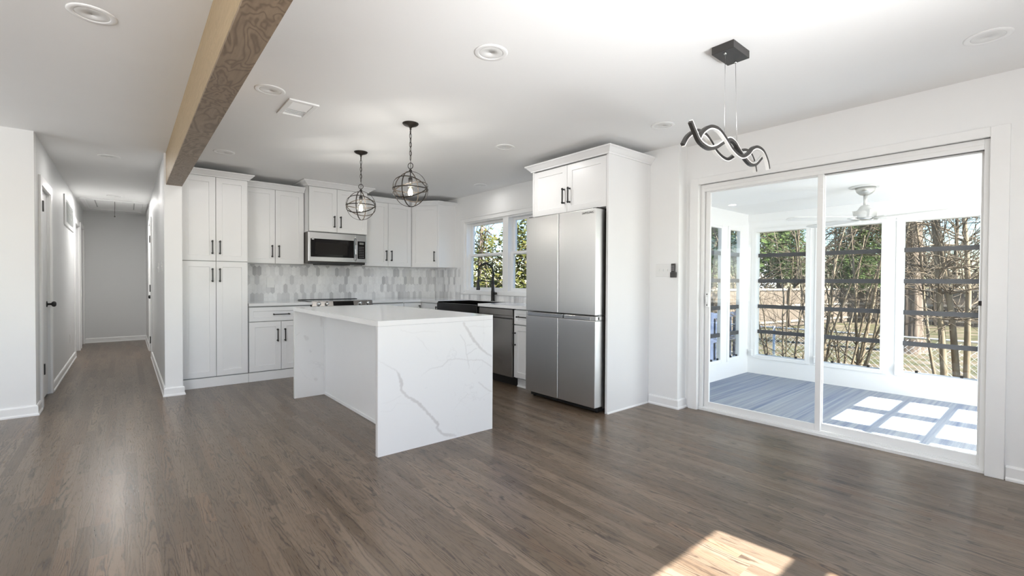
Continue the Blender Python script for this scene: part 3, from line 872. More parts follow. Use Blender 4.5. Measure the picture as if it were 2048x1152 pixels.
def sink():
    r = thing('sink', 'black stainless apron-front sink set below the window', 'sink', (3.58, 5.07, .66))
    y0, y1 = 4.602, 5.544
    B(3.296, 3.312, y0, y1, .788, .896).build('apron', BLACKSTEEL, r, .003)
    m = MB()
    m.box(3.312, 3.845, y0, y0+.012, .665, .912).box(3.312, 3.845, y1-.012, y1, .665, .912)
    m.box(3.312, 3.324, y0+.012, y1-.012, .665, .897).box(3.833, 3.845, y0+.012, y1-.012, .665, .912)
    m.box(3.324, 3.833, y0+.012, y1-.012, .665, .677)
    m.build('basin', BLACKSTEEL, r)
    MB().lathe((3.62, 5.07, .677), [(.001, 0), (.045, 0), (.045, .003), (.03, .004), (.001, .001)], 20).build('drain', CHROME, r)
sink()
def faucet():
    x, y, z = 3.895, 5.055, .918
    r = thing('faucet', 'black spring-neck kitchen faucet in front of the window', 'faucet', (x, y, z))
    MB().lathe((x, y, z), [(.001, 0), (.030, 0), (.030, .008), (.025, .012), (.025, .135), (.021, .14), (.020, .33), (.013, .345), (.001, .345)], 20).build('body', BLACK, r)
    MB().tube([(x, y-.02, z+.105), (x, y-.075, z+.105)], .017, 14).tube([(x, y-.055, z+.105), (x-.03, y-.062, z+.13), (x-.075, y-.066, z+.14)], [.007, .006, .005], 8).build('lever', BLACK, r)
    # arch
    R = .125; top = z+.40; pts = [(x, y, z+.34)]
    for i in range(17):
        a = PI*i/16; pts.append((x-R+R*math.cos(a), y, top+R*math.sin(a)*.92))
    pts += [(x-2*R, y, z+.30)]
    MB().tube(pts, .009, 10).build('hose', BLACK, r)
    # coil spring along the arch
    sp = []
    P = [Vector(p) for p in pts]; lens = [0]
    for a, b in zip(P, P[1:]): lens.append(lens[-1]+(b-a).length)
    tot = lens[-1]; N = 34*10
    for i in range(N+1):
        s = tot*i/N*.80+.01; k = max(j for j in range(len(lens)) if lens[j] <= s); k = min(k, len(P)-2)
        q = P[k].lerp(P[k+1], (s-lens[k])/(lens[k+1]-lens[k])); t = (P[k+1]-P[k]).normalized(); n = Vector((0, 1, 0)); bq = t.cross(n)
        a = 2*PI*i/10; sp.append(q+(n*math.cos(a)+bq*math.sin(a))*.0145)
    MB().tube(sp, .0026, 5).build('spring', BLACK, r)
    MB().lathe((x-2*R, y, z+.155), [(.001, 0), (.024, 0), (.027, .012), (.023, .05), (.019, .12), (.014, .145), (.001, .146)], 18).build('spray_head', BLACK, r)
    MB().tube([(x, y, z+.275), (x-2*R, y, z+.275)], .007, 8).tube([(x-2*R, y, z+.265), (x-2*R, y, z+.285)], .018, 12).build('holder_arm', BLACK, r)
faucet()
def fridge():
    r = thing('refrigerator', 'large stainless four-door refrigerator', 'refrigerator', (3.55, 3.11, 0))
    xf, xb = 3.19, 3.315; y0, y1, ym = 2.648, 3.574, 3.108
    B(xb+.006, 3.93, y0+.012, y1-.012, .035, 1.832).build('body', STEELSIDE, r, .004)
    def door(a, b, z0, z1, name, lip):
        m = MB().box(xf, xb, a, b, z0, z1 if not lip else z1-.04)
        if lip: m.box(xf+.032, xb, a, b, z1-.04, z1)
        return m.build(name, STEEL, r, .006, 3)
    dl = door(ym+.003, y1, .889, 1.846, 'door', False)
    drr = door(y0, ym-.003, .889, 1.846, 'door', False)
    a = door(ym+.003, y1, .058, .880, 'door', True)
    b = door(y0, ym-.003, .058, .880, 'door', True)
    for o, q0, q1 in ((a, ym-.06, y1-.03), (b, y0+.06, ym-.075)):
        MB().box(xf+.001, xf+.01, q0, q1, .842, .876).build('handle_recess', CHROME, o, .002, label='bright recessed handle strip')
    B(xf+.004, xf+.06, y0, y0+.058, .842, .879).build('handle_end', STEEL, b, .002)
    B(xf+.004, xf+.06, y1-.028, y1, .842, .879).build('handle_end', STEEL, a, .002)
    B(xf+.06, 3.90, y0+.02, y1-.02, .012, .05).build('kick_plate', BLACK, r, .003)
    for fy in (y0+.05, y1-.05):
        MB().lathe((xf+.09, fy, 0), [(.001, 0), (.018, 0), (.018, .02), (.001, .03)], 12).build('foot', BLACK, r)
    for hy in (y0+.005, y1-.06): B(xf+.03, xb+.08, hy, hy+.055, 1.838, 1.858).build('hinge_cover', DARKGREY, r, .003)
    MB().box(xf+.05, xb+.05, y0-.002, y0+.05, .8815, .8875).build('hinge', CHROME, r)
    cu = bpy.data.curves.new('lettering', 'FONT'); cu.body = 'SAMSUNG'; cu.size = .0285; cu.extrude = .0006; cu.space_character = 1.12; cu.align_x = 'CENTER'
    cu.materials.append(SILVERTXT)
    tmp = bpy.data.objects.new('lettering_curve', cu); COL.objects.link(tmp)
    dg = bpy.context.evaluated_depsgraph_get()
    me = bpy.data.meshes.new_from_object(tmp.evaluated_get(dg)); bpy.data.objects.remove(tmp)
    me.materials.clear(); me.materials.append(SILVERTXT)
    t = bpy.data.objects.new('lettering', me); COL.objects.link(t); t.parent = drr
    t.location = Vector((xf-.001, 2.742, 1.803))-ORIGIN[r.name]
    t.rotation_euler = (PI/2, 0, -PI/2)
    t['label'] = 'dark grey maker lettering'
fridge()
def fridge_cab():
    r = thing('fridge_cabinet', 'white cabinet surround with two doors above the refrigerator', 'cabinet', (3.62, 3.10, 0))
    F = Fr(3.322, 0, (0, -1), (-1, 0))
    m = MB(); m.fbox(F, -3.600, -2.602, -.02, -.62, 1.866, 2.345); m.fbox(F, -3.580, -2.626, -.002, -.02, 1.868, 2.344, mi=1)
    m.build('body', [CAB, CABGAP], r)
    front(r, F, 'door', -3.580, -3.106, 1.868, 2.330, -3.142, 2.03)
    front(r, F, 'door', -3.106, -2.626, 1.868, 2.330, -3.068, 2.03)
    B(3.302, 3.948, 2.600, 2.624, 0, 2.345).build('side_panel', CAB, r, .0015)
    B(3.302, 3.948, 3.580, 3.602, 0, 2.345).build('side_panel', CAB, r, .0015)
    MB().sweep([(3.948, 3.602), (3.302, 3.602), (3.302, 2.600), (3.948, 2.600)], CROWN, 2.338).build('crown_molding', CAB, r)
    MB().sweep([(3.302, 2.600), (3.93, 2.600)], [(0, 0), (.010, 0), (.008, .010), (0, .014)]).build('shoe_molding', TRIM, r)
fridge_cab()

# --- island
def vein_panel(mb_pts_frame, W, Hh, lines, name, parent, thick, nu, nz):
    """quartz slab whose front carries veins traced as polylines (u, v, width)"""
    o, u, nrm = mb_pts_frame
    m = MB(); vs = []; fs = []; vals = []
    rng = random.Random(8)
    L = []
    for pts in lines:
        dense = []
        for (a, b) in zip(pts, pts[1:]):
            n = max(2, int(math.hypot(b[0]-a[0], b[1]-a[1])/.01))
            for k in range(n):
                t = k/n; dense.append((a[0]+t*(b[0]-a[0])+rng.uniform(-.003, .003), a[1]+t*(b[1]-a[1])+rng.uniform(-.003, .003), (a[2]+t*(b[2]-a[2]))*rng.uniform(.6, 1.3), a[3]+t*(b[3]-a[3])))
        L.append(dense)
    for j in range(nz+1):
        for i in range(nu+1):
            pu, pv = W*i/nu, Hh*j/nz
            vs.append((o[0]+u[0]*pu, o[1]+u[1]*pu, o[2]+pv))
    best = [0.]*len(vs)
    for d in L:
        for k in range(len(d)-1):
            (x0, y0, w0, s0), (x1, y1, w1, s1) = d[k], d[k+1]
            R = max(w0, w1)+.012
            for j in range(max(0, int((min(y0, y1)-R)/Hh*nz)), min(nz, int((max(y0, y1)+R)/Hh*nz)+1)+1):
                for i in range(max(0, int((min(x0, x1)-R)/W*nu)), min(nu, int((max(x0, x1)+R)/W*nu)+1)+1):
                    pu, pv = W*i/nu, Hh*j/nz
                    dx, dy = x1-x0, y1-y0; q = dx*dx+dy*dy or 1e-9
                    t = max(0, min(1, ((pu-x0)*dx+(pv-y0)*dy)/q)); dist = math.hypot(pu-x0-t*dx, pv-y0-t*dy)
                    w = w0+t*(w1-w0)
                    v = max(0, min(1, 1-(dist-w*.5)/(.004+w*.25)))*(s0+t*(s1-s0))
                    if v > best[j*(nu+1)+i]: best[j*(nu+1)+i] = v
    for j in range(nz):
        for i in range(nu):
            a = j*(nu+1)+i; fs.append((a, a+1, a+nu+2, a+nu+1))
    N = len(vs)
    bk = [(x-nrm[0]*thick, y-nrm[1]*thick, z) for x, y, z in (vs[0], vs[nu], vs[N-1], vs[N-1-nu])]
    vs += bk
    fs += [(N+3, N+2, N+1, N)]
    fs += [tuple(range(nu+1))[::-1]+(N, N+1), tuple(range(N-1-nu, N))+(N+2, N+3),
           tuple(j*(nu+1) for j in range(nz+1))+(N+3, N), tuple(j*(nu+1)+nu for j in range(nz, -1, -1))+(N+1, N+2)]
    m.add(vs, fs)
    ob = m.build(name, QUARTZ, parent)
    ca = ob.data.color_attributes.new('vein', 'FLOAT_COLOR', 'POINT')
    for i, b in enumerate(best): ca.data[i].color = (b, b, b, 1)
    return ob
def island():
    r = thing('kitchen_island', 'white kitchen island with veined quartz waterfall ends', 'island', (1.775, 3.95, 0))
    x0, x1, y0, y1 = 1.29, 2.262, 2.934, 4.97; t = .036; zt = .919
    MB().box(x0, x1, y0, y1, zt-t, zt).build('countertop', QUARTZ, r)
    W, Hh = x1-x0, zt-t-.001
    # traced from the photo's front slab: pixels of a 1664-wide crop -> slab coordinates
    def uv(px, py):
        u = (px-638)/(1360-638); ztop = 265+(225-265)*u; zbot = 1137+(950-1137)*u
        return u*W, Hh*(1-(py-ztop)/(zbot-ztop))
    def ln(*p): return [(*uv(a, b), w, s) for a, b, w, s in p]
    lines = [
        ln((738, 560, .002, .5), (752, 590, .012, .8), (768, 640, .016, .9), (762, 690, .010, .8), (800, 735, .010, .75), (860, 775, .014, .9), (905, 830, .012, .8), (960, 895, .012, .85), (985, 930, .014, .9), (975, 950, .010, .7), (1010, 990, .010, .8), (1060, 1000, .014, .7), (1110, 1004, .006, .4)),
        ln((640, 490, .001, .15), (695, 530, .002, .35), (738, 560, .003, .45)),
        ln((1148, 248, .010, .6), (1180, 300, .014, .75), (1220, 360, .016, .8), (1265, 410, .012, .75), (1320, 455, .008, .7), (1360, 468, .005, .6)),
        ln((1130, 328, .002, .5), (1160, 375, .002, .5), (1172, 460, .002, .55), (1185, 520, .003, .5), (1190, 560, .002, .2)),
        ln((880, 600, .001, .1), (930, 555, .002, .4), (1010, 535, .003, .45), (1050, 495, .003, .45), (1120, 486, .003, .45), (1180, 495, .002, .45), (1280, 495, .003, .5), (1330, 525, .003, .5), (1360, 540, .003, .5)),
        ln((1172, 460, .002, .45), (1225, 425, .002, .45), (1250, 415, .002, .4)), ln((1175, 395, .002, .35), (1215, 390, .002, .35)),
        ln((1258, 645, .004, .5), (1310, 685, .005, .5), (1360, 708, .005, .5)),
        ln((1165, 280, .001, .25), (1220, 266, .002, .3), (1290, 275, .002, .25), (1360, 268, .002, .2)),
        ln((850, 335, .001, .15), (890, 375, .002, .25), (910, 412, .001, .25), (940, 440, .001, .1)),
        ln((1085, 830, .001, .08), (1130, 770, .0015, .2), (1190, 715, .0015, .15)),
        ln((905, 680, .004, .2), (925, 674, .004, .15)),
        ln((760, 290, .001, .2), (830, 310, .001, .2), (900, 300, .0015, .25), (1010, 305, .001, .1)),
        ln((660, 780, .001, .1), (720, 760, .001, .2), (770, 720, .0015, .25)), ln((650, 830, .001, .1), (710, 830, .001, .15), (740, 780, .001, .15), (820, 785, .001, .1)),
    ]
    vein_panel(((x0, y0, 0), (1, 0), (0, -1)), W, Hh, lines, 'waterfall_panel', r, t, 240, 220)
    wp = [((.10, .62, .02, .45), (.115, .60, .03, .35), (.12, .585, .01, .2)), ((.15, .47, .012, .35), (.165, .455, .02, .3)), ((.20, .17, .02, .4), (.225, .165, .012, .3)),
          ((.26, .80, .012, .4), (.265, .76, .02, .35), (.262, .70, .008, .2)), ((.02, .64, .004, .25), (.06, .67, .004, .2)), ((.03, .85, .003, .2), (.04, .83, .003, .2))]
    vein_panel(((x0, y1-t, 0), (1, 0), (0, -1)), W, Hh, [[tuple(q) for q in l] for l in wp], 'waterfall_panel', r, t-.001, 160, 140)
    bx = 1.578
    MB().box(bx+.006, x1-.02, y0+t, y1-t-.001, 0, zt-t-.001).build('body', CAB, r)
    b = MB().box(bx, bx+.006, y0+t, y0+t+.022, 0, .882).box(bx, bx+.006, y1-t-.024, y1-t-.001, 0, .882).box(bx, bx+.006, y0+t+.022, y1-t-.024, 0, .03).box(bx, bx+.006, y0+t+.022, y1-t-.024, .86, .882)
    b.build('panel_trim', CAB, r, .002)
island()

# ------------------------------------------------------------------ pendants
def pendant():
    spots = [(1.80, 4.50, 'black globe cage pendant light farther back over the island', 0.70), (1.783, 3.422, 'black globe cage pendant light nearer, over the front of the island', .95)]
    x, y = spots[0][:2]
    def make(x, y, label, rot):
        r = thing('pendant_light', label, 'pendant light', (x, y, H), 'globe cage pendant lights over the island')
        MB().lathe((x, y, H), [(.001, -.034), (.012, -.034), (.014, -.028), (.03, -.024), (.055, -.014), (.065, -.004), (.065, 0)], 28).tube([(x, y, H-.03), (x, y, H-.05)], .008, 8).build('canopy', BRONZE, r)
        zc = 1.94; R = .143
        m = MB(); z = H-.045; L = .044; k = 0
        while z-L*.8 > zc+R+.075:
            rad = .009; pts = []
            for i in range(14):
                a = 2*PI*i/14; cx = rad*math.cos(a); cz = (L/2)*math.sin(a)
                pts.append((x+(cx if k % 2 else 0), y+(0 if k % 2 else cx), z-L/2+cz))
            m.tube(pts, .0022, 5, closed=True); z -= L*.80; k += 1
        m.tube([(x, y+.004, H-.04), (x+.003, y-.003, (H+zc)/2+.05), (x, y, zc+R+.03)], .0022, 5)
        m.build('chain', BRONZE, r)
        loop = [(x+.022*math.cos(2*PI*i/20)*math.cos(rot), y-.022*math.cos(2*PI*i/20)*math.sin(rot), zc+R+.047+.024*math.sin(2*PI*i/20)) for i in range(20)]
        MB().tube(loop, .0032, 6, closed=True).build('hanging_loop', BRONZE, r)
        MB().lathe((x, y, zc), [(.001, .05), (.016, .05), (.017, .088), (.013, .095), (.004, .1), (.004, R), (.013, R+.002), (.013, R+.012), (.006, R+.018), (.005, R+.026), (.001, R+.026)], 18).build('socket', BULBM, r)
        ax = Vector((math.cos(rot), -math.sin(rot), 0)); fw = Vector((math.sin(rot), math.cos(rot), 0)); up = Vector((0, 0, 1))
        for tilt in (90, 0, 36, -36, None):
            if tilt is None: e1, e2 = fw, up
            else:
                t = math.radians(tilt); e1 = ax; e2 = fw*math.cos(t)+up*math.sin(t)
            pts = [Vector((x, y, zc))+(e1*math.cos(2*PI*i/56)+e2*math.sin(2*PI*i/56))*R for i in range(56)]
            nrm = e1.cross(e2).normalized(); vs = []
            n = 56; fs = []
            for i in range(n):
                rad = (pts[i]-Vector((x, y, zc))).normalized()
                for a, b in ((-.0045, -.0015), (.0045, -.0015), (.0045, .0015), (-.0045, .0015)): vs.append(pts[i]+nrm*a+rad*b)
            for i in range(n):
                j = (i+1) % n
                for q in range(4):
                    w = (q+1) % 4; fs.append((i*4+q, i*4+w, j*4+w, j*4+q))
            MB().add(vs, fs).build('cage_ring', BRONZE, r)
        b = MB().lathe((x, y, zc), [(.001, .055), (.012, .05), (.013, .035), (.024, .005), (.031, -.025), (.029, -.045), (.016, -.062), (.001, -.066)], 20).build('bulb', BULB, r)
        f = MB()
        for i in range(6):
            a = 2*PI*i/6; f.tube([(x+.008*math.cos(a), y+.008*math.sin(a), zc+.03), (x+.011*math.cos(a), y+.011*math.sin(a), zc-.035)], .0012, 4)
        f.tube([(x, y, zc+.05), (x, y, zc-.02)], .003, 6)
        f.build('filament', plain('filament', (.65, .52, .30), .4), b)
        d = bpy.data.lights.new('pendant_fill_light', 'POINT'); d.energy = 8.5; d.shadow_soft_size = .028; d.color = (1, .97, .93)  # lamp added in the bulb to brighten the kitchen ceiling
        o = bpy.data.objects.new('pendant_fill_light', d); COL.objects.link(o); o.location = (x, y, zc-.02)
    for s in spots: make(*s)
pendant()

# --- wavy chandelier
def chandelier():
    r = thing('chandelier', 'modern wavy dark ribbon chandelier hanging from a square ceiling plate', 'chandelier', (2.555, 1.18, H))
    B(2.46, 2.652, 1.122, 1.242, H-.042, H).build('canopy', DARKGREY, r, .002)
    cab = [((2.486, 1.179), (2.472, 1.172), 1.965), ((2.632, 1.189), (2.635, 1.178), 1.955)]
    for (a, b, z) in cab:
        MB().tube([(a[0], a[1], H-.04), (b[0], b[1], z)], .0012, 6).lathe((a[0], a[1], H-.052), [(.001, 0), (.006, 0), (.008, .01), (.001, .012)], 10).build('cable', CHROME, r)
    def strand(pts, w=.0095, h=.016, nm='ribbon', flip=1):
        # Catmull-Rom through (x, y, z)
        P = [Vector(p) for p in pts]; D = []
        for i in range(len(P)-1):
            p0 = P[max(i-1, 0)]; p1 = P[i]; p2 = P[i+1]; p3 = P[min(i+2, len(P)-1)]
            for k in range(12):
                t = k/12; D.append(.5*((2*p1)+(p2-p0)*t+(2*p0-5*p1+4*p2-p3)*t*t+(3*p1-p0-3*p2+p3)*t**3))
        D.append(P[-1]); n = len(D)
        vs = []; inner = []
        for i in range(n):
            t = (D[min(i+1, n-1)]-D[max(i-1, 0)]).normalized()
            side = Vector((0, 1, 0)); side = (side-t*side.dot(t)).normalized(); up = t.cross(side)*flip
            for a, b in ((-w, -h/2), (w, -h/2), (w, h/2), (-w, h/2)): vs.append(D[i]+side*a+up*b)
            for a, b in ((-w*.9, -h/2-.006), (w*.9, -h/2-.006), (w*.9, -h/2+.001), (-w*.9, -h/2+.001)): inner.append(D[i]+side*a+up*b)
        fs = []
        for i in range(n-1):
            for q in range(4): fs.append((i*4+q, i*4+(q+1) % 4, i*4+4+(q+1) % 4, i*4+4+q))
        fs += [(3, 2, 1, 0), tuple((n-1)*4+q for q in range(4))]
        o = MB().add(vs, fs, False).build(nm, DARKGREY, r, .001, 1)
        MB().add(inner, fs).build('diffuser', PLASTIC, o, label='white light diffuser strip')
    strand(CH_A, flip=-1); strand(CH_B); strand(CH_C)
    B(2.622, 2.648, 1.168, 1.19, 1.935, 1.958).build('clamp', DARKGREY, r, .002)
# ribbon centre lines (x, y, z), measured along the fixture's own axis
CH_A = [(2.04, 1.13, 1.947), (2.087, 1.135, 1.912), (2.147, 1.141, 1.876), (2.242, 1.146, 1.864), (2.327, 1.152, 1.884), (2.416, 1.157, 1.926), (2.501, 1.162, 1.963), (2.575, 1.168, 1.963), (2.635, 1.173, 1.94), (2.715, 1.178, 1.911), (2.814, 1.184, 1.888), (2.899, 1.189, 1.899), (2.986, 1.195, 1.947), (3.047, 1.2, 1.987)]
CH_B = [(2.13, 1.22, 1.877), (2.172, 1.22, 1.925), (2.236, 1.22, 1.965), (2.288, 1.22, 1.979), (2.357, 1.22, 1.973), (2.414, 1.22, 1.947), (2.473, 1.22, 1.909), (2.549, 1.22, 1.887), (2.612, 1.22, 1.888), (2.676, 1.22, 1.916), (2.741, 1.22, 1.955), (2.827, 1.22, 1.98), (2.898, 1.22, 1.976), (2.955, 1.22, 1.934), (2.985, 1.22, 1.875)]
CH_C = [(2.146, 1.15, 1.884), (2.18, 1.149, 1.929), (2.229, 1.147, 1.963), (2.279, 1.146, 1.98), (2.345, 1.144, 1.979), (2.415, 1.143, 1.95), (2.487, 1.141, 1.908), (2.562, 1.14, 1.887), (2.623, 1.139, 1.89), (2.685, 1.137, 1.919), (2.731, 1.136, 1.953), (2.789, 1.134, 1.971), (2.866, 1.133, 1.963), (2.92, 1.131, 1.919), (2.946, 1.13, 1.869)]
chandelier()

# ------------------------------------------------------------------ kitchen window (two double-hung sashes)
def kitchen_window():
    y0, y1, z0, z1 = WIN
    S('trim_6', MB().box(3.93, 3.95, y0-.09, y0, .997, 2.155).box(3.93, 3.95, y1, y1+.085, .997, 2.155).box(3.93, 3.95, y0, y1, z1-.01, 2.155)
      .box(3.92, 3.95, y0-.1, y1+.095, 2.13, 2.155).box(3.93, 3.95, y0, y1, .997, z0), TRIM, .003)
    r = struct_root('window_1', (4.0, 4.85, 1.03))
    ym = 4.85
    m = MB()
    xa, xb = 3.955, 4.088
    m.box(xa, xb, y0, y0+.035, z0, z1).box(xa, xb, y1-.035, y1, z0, z1).box(xa, xb, ym-.05, ym+.05, z0, z1).box(xa, xb, y0+.035, y1-.035, z1-.03, z1).box(xa, xb, y0+.035, y1-.035, z0, z0+.03)
    m.build('frame', TRIM, r, .002)
    B(3.948, 3.958, ym-.06, ym+.06, z0, z1-.01).build('mullion_casing', TRIM, r, .002)
    B(3.93, 4.0, y0+.02, y1-.02, z0-.004, z0+.02).build('sill', TRIM, r, .003)
    for a, b in ((y0+.035, ym-.05), (ym+.05, y1-.035)):
        for nm, x, za, zb, br in (('upper_sash', 4.042, 1.555, z1-.03, .035), ('lower_sash', 4.004, z0+.02, 1.598, .05)):
            s = MB(); w = .05
            s.box(x, x+.034, a, a+w, za, zb).box(x, x+.034, b-w, b, za, zb).box(x, x+.034, a+w, b-w, za, za+br).box(x, x+.034, a+w, b-w, zb-.035, zb)
            o = s.build(nm, TRIM, r, .003)
            B(x+.014, x+.019, a+w, b-w, za+br, zb-.035).build('pane', GLASS, o)
        B(4.0, 4.03, (a+b)/2-.03, (a+b)/2+.03, 1.598, 1.612).build('sash_lock', CHROME, r, .003)
kitchen_window()

# ------------------------------------------------------------------ sliding glass door
def slider():
    r = struct_root('door_5', (4.16, 1.225, 0))
    y0, y1 = .287, 2.163; zt = 2.095
    m = MB().box(4.115, 4.219, y0, y0+.026, 0, zt).box(4.115, 4.219, y1-.03, y1, 0, zt).box(4.115, 4.219, y0+.026, y1-.03, 2.06, zt)
    m.box(4.115, 4.125, y0+.026, y1-.03, 2.03, 2.06).build('frame', TRIM, r, .002)
    MB().box(4.105, 4.219, y0+.0, y1, -.003, .022).box(4.13, 4.138, y0+.026, y1-.03, .022, .032).box(4.172, 4.180, y0+.026, y1-.03, .022, .032).build('track', TRIM, r, .002)
    MB().box(4.15, 4.19, y0+.03, 1.19, 2.035, 2.06).build('head_shadow_gap', DARKGREY, r)
    a = MB(); x0, x1 = 4.142, 4.168; p0, p1 = 1.188, 2.128
    a.box(x0, x1, p0, p0+.038, .026, 2.045).box(x0, x1, p1-.042, p1, .026, 2.045).box(x0, x1, p0+.038, p1-.042, .026, .078).box(x0, x1, p0+.038, p1-.042, 2.02, 2.045)
    pa = a.build('sliding_panel', TRIM, r, .002)
    B(x0+.010, x0+.015, p0+.036, p1-.04, .076, 2.022).build('pane', GLASS, pa)
    h = MB().box(x0-.016, x0, p1-.040, p1-.008, .96, 1.10).box(x0-.030, x0-.016, p1-.030, p1-.018, 1.0, 1.06)
    ho = h.build('pull_handle', TRIM, pa, .003)
    MB().box(x0-.018, x0-.015, p1-.031, p1-.021, .975, .985).box(x0-.018, x0-.015, p1-.031, p1-.021, 1.075, 1.085).build('screw', BLACK, ho)
    b = MB(); x0, x1 = 4.182, 4.208; q0, q1 = .313, 1.226
    b.box(x0, x1, q0, q0+.016, .026, 2.045).box(x0, x1, q1-.038, q1, .026, 2.045).box(x0, x1, q0+.016, q1-.038, .026, .085).box(x0, x1, q0+.016, q1-.038, 2.025, 2.045)
    pb = b.build('fixed_panel', TRIM, r, .002)
    B(x0+.010, x0+.015, q0+.014, q1-.036, .083, 2.027).build('pane', GLASS, pb)
    MB().box(4.160, 4.19, y0+.024, y0+.045, 1.05, 1.08).build('latch', BLACK, r, .003)
slider()

# ------------------------------------------------------------------ screened porch
PZ = 2.10
def porch():
    tag(B(4.222, 6.423, -.52, 2.698, -.028, -.02).build('outdoor_carpet', CARPET), 'blue grey striped outdoor carpet on the porch floor', 'carpet')
    S('floor_porch', B(4.221, 6.56, -.66, 2.82, -.12, -.0285), plain('porch_slab', (.4, .4, .4), .8))
    S('ceiling_porch', B(4.221, 6.75, -.80, 3.0, PZ, PZ+.25), CEIL)
    wins = [(1.99, 2.625), (1.25, 1.885), (.482, 1.117), (-.26, .375)]
    zb, zt = .205, 1.885
    m = MB().box(6.425, 6.56, -.66, 2.82, -.12, zb).box(6.425, 6.56, -.66, 2.82, zt, PZ)
    ys = [2.82] + [q for w in wins for q in (w[1], w[0])] + [-.66]
    for i in range(0, len(ys), 2): m.box(6.425, 6.56, ys[i+1], ys[i], zb, zt)
    S('wall_porch_far', m, TRIM)
    lw = [(5.85, 6.175), (5.34, 5.66), (4.83, 5.15)]
    m = MB().box(4.221, 6.425, 2.70, 2.745, -.12, zb).box(4.221, 6.425, 2.70, 2.745, zt, PZ)
    xs = [6.425] + [q for w in lw for q in (w[1], w[0])] + [4.221]
    for i in range(0, len(xs), 2): m.box(xs[i+1], xs[i], 2.70, 2.745, zb, zt)
    S('wall_porch_left', m, TRIM)
    rw = [(5.655, 6.28), (4.95, 5.51), (4.30, 4.81)]
    m = MB().box(4.221, 6.425, -.66, -.525, -.12, zb).box(4.221, 6.425, -.66, -.525, zt, PZ)
    xs = [6.425] + [q for w in rw for q in (w[1], w[0])] + [4.221]
    for i in range(0, len(xs), 2): m.box(xs[i+1], xs[i], -.66, -.525, zb, zt)
    S('wall_porch_right', m, TRIM)
    S('trim_7', MB().box(6.413, 6.425, -.52, 2.698, 1.995, PZ-.001), TRIM)
    n = 2
    def unit(axis, c, a, b):
        nonlocal n
        r = struct_root('window_%d' % n, (c, (a+b)/2, zb) if axis == 'y' else ((a+b)/2, c, zb)); n += 1
        def bx(m, n0, n1, a0, a1, z0, z1):
            return m.box(n0, n1, a0, a1, z0, z1) if axis == 'y' else m.box(a0, a1, n0, n1, z0, z1)
        f = MB(); w = .026; c0, c1 = (c-.010, c+.11) if axis == 'y' else (c-.010, c+.035)
        for q in ((a, a+w, zb, zt), (b-w, b, zb, zt), (a+w, b-w, zb, zb+w), (a+w, b-w, zt-w, zt)): bx(f, c0, c1, *q)
        # flat stops proud of the wall
        for q in ((a-.03, a, zb-.02, zt+.02), (b, b+.03, zb-.02, zt+.02), (a, b, zb-.02, zb), (a, b, zt, zt+.02)): bx(f, c-.010, c-.0005, *q)
        f.build('frame', TRIM, r, .002)
        g = c+(.075 if axis == 'y' else .012)
        for z in (1.548, 1.213, .878, .545):
            q = 1.19+(z-1.19)*(1.0115)
            o = MB(); bx(o, g-.014, g+.010, a+w, b-w, q-.024, q+.024); o.build('sash_bar', BARGREY, r, .002)
        o = MB(); bx(o, g-.003, g+.001, a+w, b-w, zb+w, zt-w); o.build('pane', GLASS, r)
        if axis == 'y':
            B(c-.04, c-.011, b+.002, b+.026, .215, .30).build('window_catch', TRIM, r, .004)
        for t in (.2, .8):
            o = MB(); y = a+w+(b-a-2*w)*t; bx(o, g-.022, g-.004, y-.012, y+.012, zb+w, zb+w+.024); o.build('latch', BLACK, r, .002)
    for a, b in wins: unit('y', 6.425, a, b)
    for a, b in lw: unit('x', 2.70, a, b)
    for a, b in rw: unit('x', -.635, a, b)
porch()
